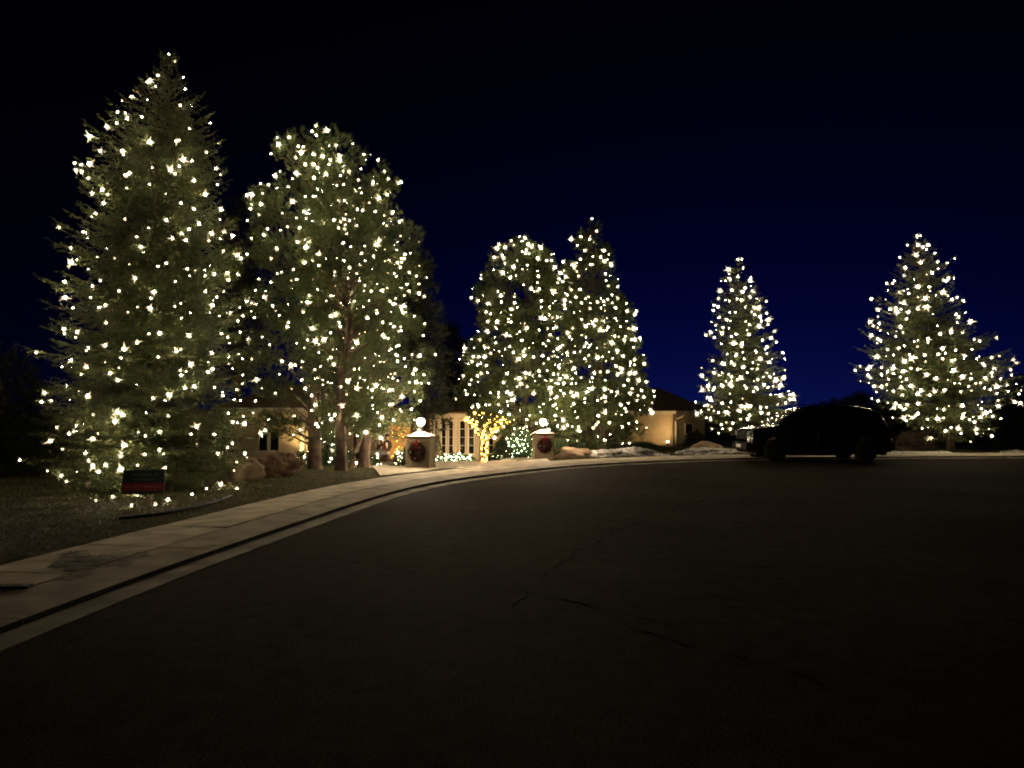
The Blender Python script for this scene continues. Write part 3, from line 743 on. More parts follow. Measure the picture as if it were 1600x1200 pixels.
def rocks():
    a = at(432, 725, 18.9); lump('boulder', 'large reddish brown boulder on the lawn between the tallest spruce and the pines', 'boulder', a, (1.2, .9, .80), 'rock', 3.3, 'boulders', rough=.26, facets=12, freq=2.4)
    a = at(384, 735, 17.6); lump('boulder', 'pale boulder half hidden under the lower right branches of the tallest spruce', 'boulder', a, (.85, .75, .80), 'rock2', 7.7, 'boulders', rough=.24, facets=10, freq=2.4)
    a = at(1104, 690, 32); lump('boulder', 'smooth tan oval boulder in front of the dark car bonnet, on snow', 'boulder', a, (1.45, 1.0, .75), 'rock2', 1.2, 'boulders', rough=.15)
    a = at(897, 708, 28.0); lump('boulder', 'low flat brown rock between the right gate pillar and the snow heap', 'boulder', a, (1.6, .8, .55), 'rock2', 5.2, 'boulders', rough=.24, facets=10, freq=2.4)
    a = at(890, 714, 27.2); lump('boulder', 'small low snow dusted rock in front of the flat brown rock', 'boulder', a, (1.1, .6, .34), 'rock2', 9.2, 'boulders', rough=.24, facets=10, freq=2.4)
    S = [((985, 709, 28.4), (2.2, 1.1, .52), 'highest heap of old snow beside the street'), ((948, 712, 28.0), (1.7, .9, .42), 'low heap of dirty snow at the left end of the highest heap'), ((1024, 711, 28.6), (1.2, .8, .22), 'thin flat patch of snow at the right end of the highest heap'),
         ((1100, 702, 30.4), (2.0, 1.0, .42), 'snow bank under the tan oval boulder'), ((1134, 704, 30.2), (1.4, .9, .36), 'snow bank between the oval boulder and the car bumper'),
         ((1425, 703, 30.0), (2.4, 1.0, .24), 'thin strip of snow behind the rear wheel of the car'), ((1470, 704, 30.5), (1.5, .8, .20), 'thin snow patch beside the trunk of the lopsided spruce'), ((1592, 706, 31), (1.4, .8, .26), 'small snow patch at the right edge of the street')]
    for i, (p, s, l) in enumerate(S): lump('snow_heap', l, 'snow heap', at(*p), s, 'snow', 20 + i * 3.1, 'heaps of old snow', rough=.55, freq=2.2)
rocks()

# ------------------------------------------------------------------ gate pillars with lanterns and wreaths
def pillar(c, rz):
    x, y = c; z0 = Tz(x, y); W, H = .67, .86
    r0 = root('gate_pillar', (x, y, z0), 'beige gate pillar with a pale pyramid cap, left one by the sidewalk', 'pillar', 'pillars flanking the driveway')
    MB().box((x, y, z0 + .05), (W + .06, W + .06, .16), rz).build('plinth', M['stucco_pale'], r0, bevel=.01)
    MB().box((x, y, z0 + H / 2 + .06), (W, W, H - .1), rz).build('shaft', M['stucco_pale'], r0, bevel=.012)
    for k in range(4):
        a = rz + k * math.pi / 2; nx, ny = math.cos(a), math.sin(a)
        # raised frame round a sunk panel on each face
        mb = MB(); d = W / 2 + .012
        for s in (-1, 1):
            mb.box((x + nx * d - ny * s * W * .42, y + ny * d + nx * s * W * .42, z0 + H / 2 + .06), (.026, W * .14, H - .12), a)
        mb.box((x + nx * d, y + ny * d, z0 + .20), (.026, W * .70, .10), a).box((x + nx * d, y + ny * d, z0 + H - .06), (.026, W * .70, .08), a)
        mb.build('face_frame', M['stucco_pale'], r0, bevel=.006)
    MB().box((x, y, z0 + H + .055), (W + .07, W + .07, .07), rz).build('cornice', M['capstone'], r0, bevel=.012)
    MB().box((x, y, z0 + H + .15), (W + .10, W + .10, .13), rz, taper=.22).build('cap', M['capstone'], r0, bevel=.006)
    l0 = root('post_lantern', (x, y, z0 + H + .20), 'glowing lantern on top of the left gate pillar', 'lantern', 'lanterns on the gate pillars'); z = z0 + H + .20
    MB().lathe([(.07, 0), (.07, .02), (.03, .03), (.022, .18), (.05, .20)], (x, y, z), 12).build('base', M['metal'], l0)
    MB().lathe([(.05, .19), (.095, .25), (.112, .32), (.095, .375), (.05, .40)], (x, y, z), 10).build('glass', M['lantern'], l0, smooth=True)
    mb = MB()
    for k in range(4):
        a = rz + k * math.pi / 2 + .78; mb.tube([(x + .06 * math.cos(a), y + .06 * math.sin(a), z + .20), (x + .118 * math.cos(a), y + .118 * math.sin(a), z + .30), (x + .05 * math.cos(a), y + .05 * math.sin(a), z + .40)], .004, 4)
    mb.build('cage', M['metal'], l0)
    MB().lathe([(.06, .40), (.035, .41), (.012, .42), (.012, .435), (.016, .445), (.002, .46)], (x, y, z), 12).build('roof', M['metal'], l0)
    # wreath on the street face
    a = rz - math.pi / 2; nx, ny = math.cos(a), math.sin(a); cx, cyy, cz = x + nx * (W / 2 + .06), y + ny * (W / 2 + .06), z0 + H * .56
    w0 = root('wreath', (cx, cyy, cz), 'dark wreath with burgundy baubles on the front of the left gate pillar', 'wreath', 'wreaths on the gate pillars')
    rg = np.random.default_rng(9); n = 800; q = rg.random(n) * 6.283; rr = .24 * rg.random(n) ** .45; t = np.array([-ny, nx, 0])
    up = np.array([0, 0, 1.0]); nn = np.array([nx, ny, 0])
    ctr = np.array([cx, cyy, cz]); O = ctr + (t * (np.cos(q) * rr)[:, None])  + up * (np.sin(q) * rr)[:, None] + nn * rg.normal(0, .03, n)[:, None]
    Dv = unit(t * np.cos(q + .9)[:, None] + up * np.sin(q + .9)[:, None] + nn * .5 + rg.normal(0, .5, (n, 3)))
    V, m = needles(O, Dv, np.full(n, .06), .012, .05, .010, R(45), rg)
    mesh('greenery', V, np.arange(len(V)).reshape(-1, 3), M['wreath'], w0)
    for k in range(9):
        g = k * .698 + .3; p = ctr + t * math.cos(g) * .18 + up * math.sin(g) * .18 + nn * .055
        MB().ball(p, .036 + .012 * (k % 3 == 0), 8).build('bauble', M['silver' if k in (1, 4) else 'darkred'], w0, smooth=True)
    mb = MB(); b = ctr + up * .26 + nn * .07
    for s in (-1, 1):
        mb.tube([b, b + t * s * .07 + up * .05 + nn * .03, b + t * s * .13 + up * .02, b + t * s * .07 - up * .02 + nn * .03, b], [.012, .03, .034, .03, .012], 6)
        mb.tube([b, b + t * s * .05 - up * .12, b + t * s * .07 - up * .20], [.014, .022, .018], 5)
    mb.tube([b + up * .02, b + up * .10 - nn * .03, b + up * .16 - nn * .12], [.03, .03, .02], 6)
    mb.ball(b + nn * .02, .03, 6); mb.build('bow', M['red'], w0, smooth=True)
    return r0, l0, w0
def pillars():
    a = gp(655, 731, .08); b = gp(849, 716, .0)
    first = pillar((a[0], a[1] + .35), R(-9))
    ra = R(14) ; x2, y2 = b[0], b[1] + .3; z2 = Tz(x2, y2)
    labs = ('beige gate pillar with its front in shade, right one beside the low rocks', 'glowing lantern on top of the right gate pillar', 'dark wreath with a red bow on the front of the right gate pillar')
    org = np.array([a[0], a[1] + .35, Tz(a[0], a[1] + .35)])
    for o, l in zip(first, labs):
        c = copy_tree(o); c['label'] = l
        v = Vector(np.array(o.location) - org); v.rotate(Matrix.Rotation(ra, 3, 'Z'))
        c.location = v + Vector((x2, y2, z2)); c.rotation_euler = (0, 0, ra)
pillars()

# ------------------------------------------------------------------ house
def wall_quad(mb, a, b, z0, z1, th=.18, mi=0):
    a = np.array(a[:2], float); b = np.array(b[:2], float); c = (a + b) / 2; d = b - a; L = np.linalg.norm(d); rz = math.atan2(d[1], d[0])
    n = np.array([-d[1], d[0]]) / L * th / 2
    return mb.box((c[0] + n[0], c[1] + n[1], (z0 + z1) / 2), (L, th, z1 - z0), rz)
def window(parent, a, b, z0, z1, off=.02, muntin=0, split=False, frame='trim', sill=True, fw=.05):
    """a frame, its panes, and a sill set proud of a wall running a->b (outside is to the right of a->b)"""
    a = np.array(a[:2], float); b = np.array(b[:2], float); d = b - a; L = np.linalg.norm(d); t = d / L; n = np.array([t[1], -t[0]]); rz = math.atan2(t[1], t[0])
    c = (a + b) / 2 + n * off
    f = MB().box((c[0] - t[0] * L / 2, c[1] - t[1] * L / 2, (z0 + z1) / 2), (fw, .06, z1 - z0 + fw), rz).box((c[0] + t[0] * L / 2, c[1] + t[1] * L / 2, (z0 + z1) / 2), (fw, .06, z1 - z0 + fw), rz)
    f.box((c[0], c[1], z0), (L - fw, .06, fw), rz).box((c[0], c[1], z1), (L - fw, .06, fw), rz)
    if split: f.box((c[0], c[1], (z0 + z1) / 2), (.11, .06, z1 - z0 - fw), rz)
    for k in range(muntin):
        zz = z0 + (z1 - z0) * (k + 1) / (muntin + 1); f.box((c[0], c[1], zz), (L - fw, .03, .022), rz)
    w = f.build('window', M[frame], parent)
    for s in ((-1, 1) if split else (0,)):
        q = c - n * .012 + t * s * L / 4; MB().box((q[0], q[1], (z0 + z1) / 2), ((L / 2 - .06 if split else L - fw - .004), .012, z1 - z0 - fw), rz).build('pane', M['glass'], w)
    if sill: q = c + n * .03; MB().box((q[0], q[1], z0 - fw / 2 - .035), (L + .14, .14, .06), rz).build('sill', M[frame], w)
    return w
def uplight(p, label, power, col_=(1, .66, .30), aim=(0, .5, 1), cone=95, group='small floodlights at the house walls'):
    x, y = p[0], p[1]; z = Tz(x, y)
    o = root('floodlight', (x, y, z), label, 'floodlight', group)
    MB().tube([(x, y, z - .05), (x, y, z + .10)], .014, 6).build('spike', M['metal'], o)
    MB().lathe([(.05, .0), (.075, .10), (.08, .13)], (x, y, z + .08), 10).build('housing', M['metal'], o)
    MB().ball((x, y, z + .212), .066, 8).build('lens', M['flood'], o)
    ld = bpy.data.lights.new('flood_beam', 'SPOT'); ld.energy = power; ld.color = col_; ld.spot_size = R(cone); ld.spot_blend = .8; ld.shadow_soft_size = .05
    lo = bpy.data.objects.new('flood_beam', ld); col.objects.link(lo); lo.parent = o; lo.location = (0, 0, .26)
    lo.rotation_euler = Vector((-aim[0], -aim[1], -aim[2])).to_track_quat('Z', 'Y').to_euler()
def house():
    H = root('house', (-5, 34, Tz(-5, 34)), 'low beige stucco house with a round windowed bay, behind the gate pillars and pines', 'house')
    zt = 1.72
    # left wing
    yl = 28.0; xa, xb = at(352, 700, yl)[0], at(503, 700, yl)[0]; zl = -.6
    mb = MB(); wall_quad(mb, (xa, yl), (xb, yl), zl, zt); wall_quad(mb, (xb + .0, yl + .19), (xb, yl + 4.2), zl, zt); mb.build('wall', M['stucco'], H)
    w0, w1 = at(404, 690, yl), at(437, 690, yl); window(H, (w0[0], yl), (w1[0], yl), at(404, 705, yl)[2], at(404, 674, yl)[2], split=True)
    c0 = at(474, 690, yl)[0]
    MB().box((c0, yl - .10, (zl + zt) / 2 - .05), (.16, .16, zt - zl - .1)).build('downspout', M['trim'], H, bevel=.01)
    MB().box((c0 + .42, yl - .07, (zl + zt) / 2 - .05), (.5, .12, zt - zl - .1)).build('corner_pilaster', M['stucco'], H)
    MB().box(((xa + xb) / 2, yl + .6, zt + .07), (xb - xa + .7, 2.2, .14)).build('fascia', M['trim'], H)
    # roof over the wing and the main block
    def hip(x0, x1, y0, y1, z0, h, name='roof'):
        w = min(x1 - x0, y1 - y0) / 2
        if x1 - x0 > y1 - y0: r0_, r1_ = (x0 + w, (y0 + y1) / 2), (x1 - w, (y0 + y1) / 2)
        else: r0_, r1_ = ((x0 + x1) / 2, y0 + w), ((x0 + x1) / 2, y1 - w)
        V = [(x0, y0, z0), (x1, y0, z0), (x1, y1, z0), (x0, y1, z0), (*r0_, z0 + h), (*r1_, z0 + h)]
        F = [(0, 1, 5, 4), (2, 3, 4, 5), (1, 2, 5), (3, 0, 4), (3, 2, 1, 0)] if x1 - x0 > y1 - y0 else [(0, 1, 4), (1, 2, 5, 4), (2, 3, 5), (3, 0, 4, 5), (3, 2, 1, 0)]
        return MB().add(V, F).build(name, M['shingle'], H)
    hip(xa - .4, xb + .4, yl - .45, yl + 6, zt + .145, 1.0)
    # recessed middle: back wall, posts, door, white figures' porch
    yb = 36.5; xm0, xm1 = xb, 3.0; zb = -.9
    mb = MB(); wall_quad(mb, (xm0, yb), (xm1, yb), zb, zt); mb.build('wall', M['stucco_pale'], H)
    hip(xm0 - .3, xm1 + .6, yb - .6, yb + 9, zt + .04, .75)
    for px, d, wpx in ((516, 30.5, 13), (546, 29.6, 11), (583, 29.5, 10)):
        p = at(px, 690, d); MB().box((p[0], d, (zt + Tz(p[0], d)) / 2 - .05), (wpx * d / FPX, .22, zt - Tz(p[0], d))).build('porch_post', M['stucco'], H, bevel=.015)
    for px in (592, 600, 607):
        p = at(px, 690, 34); MB().lathe([(.10, 0), (.10, .06), (.075, .1), (.07, 2.2), (.10, 2.26), (.10, 2.3)], (p[0], 34, Tz(p[0], 34) - .05), 10).build('column', M['white'], H, smooth=True)
    p = at(558, 690, 36.3); dr = MB().box((p[0], yb - .04, -.05 + zb / 2 + .55), (.95, .08, 2.1)).build('door', M['door'], H, bevel=.01)
    MB().ball((p[0] + .36, yb - .11, .1), .035, 6).build('handle', M['chrome'], dr)
    # beam over the porch
    q0, q1 = at(500, 660, 29.7), at(590, 660, 29.7); MB().box(((q0[0] + q1[0]) / 2, 29.8, 1.58), (q1[0] - q0[0] + .4, .34, .28)).build('porch_beam', M['trim'], H, bevel=.01)
    MB().box(((q0[0] + q1[0]) / 2, 33.2, 1.80), (q1[0] - q0[0] + .8, 7.2, .12)).build('porch_roof', M['shingle'], H)
    # warm panel beside the door
    p0, p1 = at(609, 690, 33.4), at(640, 690, 33.4)
    pc = (p0[0] + p1[0]) / 2; w = p1[0] - p0[0]; z0 = Tz(pc, 33.4)
    MB().box((pc, 33.5, (z0 + 1.12) / 2), (w, .25, 1.12 - z0)).build('entry_panel', M['orange'], H, bevel=.012)
    MB().box((pc, 33.5, 1.18), (w + .12, .36, .10)).build('panel_coping', M['trim'], H, bevel=.012)
    # round bay
    bx, by, br = at(731, 690, 36.0)[0], 37.2, 1.95; nf = 12; zb0 = Tz(bx, 35.4) - .2
    ang = [math.pi * 2 * k / nf + math.pi / nf for k in range(nf)]; pt = [(bx + br * math.cos(a), by + br * math.sin(a)) for a in ang]
    for k in range(nf):
        a, b = pt[k], pt[(k + 1) % nf]; m_ = ((a[0] + b[0]) / 2, (a[1] + b[1]) / 2)
        if m_[1] > yb + .4: continue
        mb = MB(); wall_quad(mb, a, b, zb0, 1.62, th=.16)
        o = mb.build('bay_wall', M['stucco_pale' if m_[0] < bx + .8 else 'stucco'], H)
        A, B = np.array(a), np.array(b); d = (B - A); L = np.linalg.norm(d); t = d / L; n = np.array([t[1], -t[0]])
        for s in (.29, .71):
            c = A + d * s; window(H, c - t * .14, c + t * .14, -.30, 1.28, off=.022, muntin=3, frame='white', sill=False, fw=.045)
        q = A + n * .02; MB().box((q[0], q[1], (zb0 + 1.6) / 2), (.13, .13, 1.6 - zb0), math.atan2(q[1] - by, q[0] - bx)).build('pilaster', M['trim'], H, bevel=.008)
        c = (A + B) / 2 + n * .06; MB().box((c[0], c[1], -.42), (L + .04, .12, .09), math.atan2(t[1], t[0])).build('bay_sill', M['trim'], H)
    MB().lathe([(br + .08, 1.40), (br + .18, 1.47), (br + .18, 1.62)], (bx, by, 0), nf, rz=math.pi / nf).build('bay_cornice', M['trim'], H)
    MB().lathe([(br + .45, 1.625), (br + .45, 1.70), (.05, 2.55)], (bx, by, 0), nf, rz=math.pi / nf).build('bay_roof', M['shingle'], H)
    # beige wall right of the bay
    e0, e1 = at(770, 690, 35.2), at(845, 690, 35.2)
    mb = MB(); wall_quad(mb, (e0[0], 35.2), (e1[0], 35.2), -.9, 1.55); mb.build('wall', M['stucco'], H)
    rg = np.random.default_rng(77); n = 46
    Pp = np.c_[pc + (rg.random(n) - .5) * w * .86, np.full(n, 33.355), z0 + .12 + (1.0 - z0) * rg.random(n) ** 1.6]
    lights('sparse gold light string hung over the warm entry panel', Pp, np.tile([0, -1.0, 0], (n, 1)), 26, .07, .013, 78, 'g', 'light strings on the shrubs', off=0, front=1.0)
house()
def garage():
    c = np.array([9.78, 45.0]); dl = np.array([-.76, .65]); dr = np.array([.65, .76]); Ll, Lr = 6.5, 4.3; z0 = Tz(*c) - .25; zt = 1.74
    G = root('garage', (c[0], c[1], Tz(*c)), 'small beige garage wing with a hipped shingle roof beyond the narrow pine', 'garage')
    mb = MB(); wall_quad(mb, c + dl * Ll, c, z0, zt); mb.build('wall', M['stucco'], G)
    mb = MB(); wall_quad(mb, c, c + dr * Lr, z0, zt); mb.build('wall', M['stucco'], G)
    e = .45; A = c - dl * e - dr * e; B = c + dr * (Lr + e) - dl * e; D = c + dl * (Ll + e) - dr * e; E = D + dr * (Lr + 2 * e)
    apL = (A + B) / 2 + dl * 2.6; apR = (D + E) / 2 - dl * 2.6
    V = [(*A, zt + .02), (*B, zt + .02), (*E, zt + .02), (*D, zt + .02), (*apL, 3.25), (*apR, 3.25)]
    MB().add(V, [(0, 1, 4), (1, 2, 5, 4), (2, 3, 5), (3, 0, 4, 5), (3, 2, 1, 0)]).build('roof', M['shingle'], G)
    for p, q in ((A, B), (D, A)):
        mb = MB(); wall_quad(mb, p, q, zt - .16, zt + .01, th=.06); mb.build('fascia', M['trim'], G)
    w0 = c + dr * 1.55; w1 = c + dr * 2.55; window(G, w0, w1, .32, .95, split=False, sill=True)
    n = np.array([dr[1], -dr[0]]); p = c + dr * .22 + n * .07
    MB().tube([(*(p + n * .35 + dr * .5), zt - .18), (*(p + n * .30 + dr * .3), zt - .32), (*(p + dr * .06), zt - .48), (*p, zt - .65), (*p, z0 + .1)], .05, 8).build('downspout', M['trim'], G, smooth=True)
    f = at(1043, 690, 43.6); uplight((f[0], 43.6), 'small floodlight on the ground against the garage wall', 620, aim=(-.35, .7, .75), cone=150)
garage()
f = at(469, 726, 27.3); uplight((f[0], 27.3), 'small floodlight lighting the corner of the left house wing', 330, col_=(1, .72, .28), aim=(-.05, .34, 1), cone=120)
f = at(625, 722, 31.8); uplight((f[0], 31.8), 'small floodlight in front of the warm entry panel', 330, aim=(0, .8, .6), cone=120)
f = at(700, 722, 32.2); uplight((f[0], 32.2), 'unseen floodlight added to brighten the round bay', 1050, aim=(.05, .8, .5), cone=140)  # unseen lamp put in to light the bay wall

# ------------------------------------------------------------------ entry decorations
def figurine(px, d, label, coatm, hat, h=1.0):
    p = at(px, 690, d); x, y = p[0], d; z = Tz(x, y)
    o = root('figurine', (x, y, z), label, 'figurine', 'holiday figurines by the entry')
    MB().lathe([(.17, 0), (.17, .05), (.15, .06)], (x, y, z), 10).build('base', M['metal'], o)
    for s in (-1, 1): MB().tube([(x + s * .06, y, z + .05), (x + s * .06, y, z + .38 * h)], [.05, .055], 8).build('leg', M['white' if hat else 'cloth'], o, smooth=True)
    MB().lathe([(.13, .36 * h), (.12, .45 * h), (.14, .62 * h), (.15, .72 * h), (.06, .77 * h)], (x, y, z), 10).build('coat', M[coatm], o, smooth=True)
    MB().box((x, y - .135, z + .58 * h), (.08, .02, .22 * h)).build('shirt_front', M['white'], o)
    for s in (-1, 1): MB().tube([(x + s * .14, y, z + .71 * h), (x + s * .19, y - .02, z + .56 * h), (x + s * .15, y - .10, z + .46 * h)], [.045, .04, .035], 7).build('arm', M[coatm], o, smooth=True)
    MB().ball((x, y, z + .85 * h), .085, 8).build('head', M['skin'], o, smooth=True)
    if hat: MB().lathe([(.09, .90 * h), (.095, 1.08 * h), (.10, 1.10 * h), (.02, 1.12 * h)], (x, y, z), 10).build('hat', M['cloth'], o)
    else: MB().lathe([(.10, .88 * h), (.09, .95 * h), (.02, 1.06 * h)], (x, y, z), 10).build('hat', M['coat_red'], o)
figurine(605, 32.6, 'standing toy soldier figurine with a tall dark hat beside the warm entry panel', 'cloth', True, 1.15)
figurine(597, 32.2, 'smaller figurine in a red brown coat left of the tall hatted figurine', 'coat_red', False, .95)
def planter():
    p = at(595, 715, 29.0); x, y = p[0], 29.0; z = Tz(x, y)
    o = root('planter', (x, y, z), 'low brown planter topped with a mound of snow in front of the figurines', 'planter')
    MB().box((x, y, z + .14), (.62, .5, .36), taper=.9).build('tub', M['door'], o, bevel=.015)
    MB().ball((x, y, z + .34), .30, 10, sq=.55).build('snow_mound', M['snow'], o, smooth=True)
planter()
def cone_shrub():
    p = at(683, 710, 33.0); x, y = p[0], 33.0; z = Tz(x, y)
    o = root('cone_shrub', (x, y, z), 'small dark cone shaped shrub in front of the left bay windows', 'shrub')
    rg = np.random.default_rng(3); n = 900; h = rg.random(n); q = rg.random(n) * 6.283; r_ = .27 * (1 - h) * (.85 + .2 * rg.random(n)) + .01
    O = np.c_[x + np.cos(q) * r_, y + np.sin(q) * r_, z + .08 + h * 1.0]; D = unit(np.c_[np.cos(q), np.sin(q), np.full(n, .7)])
    V, m = needles(O, D, np.full(n, .06), .015, .05, .014, R(40), rg)
    mesh('crown', V, np.arange(len(V)).reshape(-1, 3), M['dark'], o); MB().tube([(x, y, z - .05), (x, y, z + .9)], [.03, .01], 6).build('trunk', M['bark'], o)
cone_shrub()
def bush(name, label, px, py, d, w, h, seed, group, n=900, nl=.07, lit=None, nb=20, key='w', bsize=.018, m='leaf', dmin=.10, front=.9):
    p = at(px, py, d); x, y = p[0], d; z = Tz(x, y)
    o = root(name, (x, y, z), label, 'shrub', group); rg = np.random.default_rng(seed)
    dv = unit(rg.normal(size=(n, 3))); dv[:, 2] = np.abs(dv[:, 2]); lump_ = np.array([1 + .3 * mnoise.noise((a[0] * 2 + seed, a[1] * 2, a[2] * 2)) for a in dv])
    O = np.array([x, y, z + .04]) + dv * np.array([w / 2, w / 2 * .8, h * .92]) * (lump_ * rg.random(n) ** .25)[:, None]
    D = unit(dv + rg.normal(0, .4, (n, 3)) + np.array([0, 0, .3]))
    V, mm = needles(O, D, np.full(n, .09), .018, nl, .022, R(55), rg, .008)
    mesh('crown', V, np.arange(len(V)).reshape(-1, 3), [M[m], M['twig']], o, mi=mm)
    mb = MB()
    for k in range(5): a = k * 1.26; mb.tube([(x, y, z - .03), (x + .2 * w * math.cos(a), y + .2 * w * math.sin(a), z + h * .6)], [.018, .006], 5)
    mb.build('stem', M['twig'], o)
    if lit: lights(lit, O + D * .1, dv, nb, dmin, bsize, seed + 500, key, 'light strings on the shrubs', off=.03, front=front)
G2 = 'small shrubs by the house'
bush('small_conifer', 'slim lit shrub standing between the thick and the slender pine trunks', 511, 730, 22.6, .62, 1.62, 201, G2, 1500, lit='warm white light string on the slim shrub between the pine trunks', nb=34, bsize=.024, dmin=.14)
bush('low_shrub', 'low round lit shrub beside the brown boulder', 468, 733, 22.4, .55, .42, 202, G2, 500, lit='warm white light string on the low shrub beside the brown boulder', nb=14, bsize=.022)
bush('low_shrub', 'tiny lit shrub between the slender pine and the forked pine', 541, 731, 23.6, .45, .55, 203, G2, 350, lit='warm white light string on the tiny shrub between the slender and forked pines', nb=10, bsize=.022)
bush('low_shrub', 'tiny lit shrub right of the forked pine trunk', 580, 730, 23.8, .45, .30, 204, G2, 350, lit='warm white light string on the tiny shrub right of the forked trunk', nb=9, bsize=.022)
bush('low_shrub', 'low lit shrub touching the left side of the left gate pillar', 629, 722, 23.4, .5, .52, 205, G2, 600, lit='warm white light string on the low shrub at the left gate pillar', nb=15, bsize=.024)
bush('flowering_shrub', 'rounded shrub under pale green lights left of the right gate pillar', 814, 716, 29.0, .95, 1.15, 206, G2, 1600, lit='pale green light string on the rounded shrub left of the right gate pillar', nb=70, key='c', bsize=.024, dmin=.11)
bush('low_shrub', 'dark unlit shrub between the gold lit tree and the pale green lit shrub', 789, 716, 30.6, .95, .95, 207, G2, 1200, m='leaf')
bush('low_shrub', 'tiny lit shrub at the foot of the dark unlit shrub', 772, 719, 29.0, .5, .22, 208, G2, 300, lit='pale light string on the tiny shrub below the dark unlit shrub', nb=9, key='c', bsize=.02)
bush('low_hedge', 'flat ground hedge of yellow green lights below the bay windows', 712, 722, 31.2, 1.45, .22, 209, G2, 900, lit='pale yellow green light string on the flat hedge below the bay windows', nb=46, key='c', bsize=.026, dmin=.07)
bush('low_shrub', 'dark low shrub below the small garage window', 1086, 690, 42, 1.2, .9, 210, G2, 700, m='dark', nl=.1)
bush('low_shrub', 'dark low shrub behind the narrow pointed pine and the garage floodlight', 1005, 694, 36, 1.5, .35, 211, G2, 600, m='leaf', nl=.1)
bush('low_shrub', 'dark bush at the foot of the rounded pine, behind the right gate pillar', 885, 700, 29.4, 1.5, .6, 212, G2, 900, m='leaf', nl=.1)
bush('low_shrub', 'brown bush under the lopsided spruce beside the rear of the car', 1430, 690, 33, 1.9, 1.0, 213, G2, 900, m='twig', nl=.1)
def gold_tree():
    d = 28.4; b = at(757, 719, d); z = Tz(b[0], d)
    o = root('small_tree', (b[0], d, z), 'small forked tree with trunk and limbs wrapped in gold lights', 'tree')
    paths = [[(757, 722), (757, 700), (757, 684)], [(757, 688), (748, 676), (738, 664), (728, 656)], [(757, 690), (768, 678), (780, 668), (795, 659)], [(757, 686), (756, 672), (764, 656)], [(770, 677), (774, 664), (786, 654)]]
    rads = [(.10, .085), (.06, .03), (.06, .03), (.055, .03), (.04, .02)]; rg = np.random.default_rng(12); Pb = []; Nb = []
    for i, (p, r_) in enumerate(zip(paths, rads)):
        Q = np.array([at(a, c, d + .12 * (i % 3 - 1) * (k / 3)) for k, (a, c) in enumerate(p)])
        if i == 0: Q[0, 2] = z - .1
        s = np.linspace(0, 1, 8); Q = np.c_[[np.interp(s, np.linspace(0, 1, len(Q)), Q[:, k]) for k in range(3)]].T
        rr = np.linspace(*r_, 8); MB().tube(Q, rr, 8).build('trunk' if i == 0 else 'limb', M['bark'], o, smooth=True)
        L = np.linalg.norm(Q[-1] - Q[0]); n = int(L * 42)
        for k in range(n):
            t = (k + .5) / n; q = rg.uniform(math.pi * .9, math.pi * 2.1); c = np.array([np.interp(t, s, Q[:, j]) for j in range(3)]); v = np.array([math.cos(q), math.sin(q), 0.1])
            rad = np.interp(t, s, rr); Pb.append(c + v * (rad + .012) + rg.normal(0, .012, 3)); Nb.append(v)
    Pb = np.array(Pb); Nb = np.array(Nb)
    k = np.nonzero(Nb[:, 1] < .5)[0]
    lights('gold light string wound tightly round the small forked tree', Pb[k], Nb[k], min(170, len(k)), .02, .034, 99, 'g', 'light strings on the shrubs', off=0, front=1.0, cord=True, maxseg=.35)
    cr = at(765, 655, d); n = 900; dv = unit(rg.normal(size=(n, 3))); O = np.array([cr[0], d, cr[2] + .05]) + dv * np.array([.85, .7, .42]) * (rg.random(n) ** .4)[:, None]
    V, mm = needles(O, unit(dv + rg.normal(0, .5, (n, 3))), np.full(n, .1), .02, .08, .025, R(60), rg, .01)
    mesh('crown', V, np.arange(len(V)).reshape(-1, 3), [M['leaf'], M['twig']], o, mi=mm)
    O2 = O[O[:, 1] < d]; lights('gold light string scattered over the crown of the small forked tree', O2, unit(O2 - np.array([cr[0], d, cr[2]])), 22, .12, .034, 98, 'g', 'light strings on the shrubs', off=.05)
gold_tree()

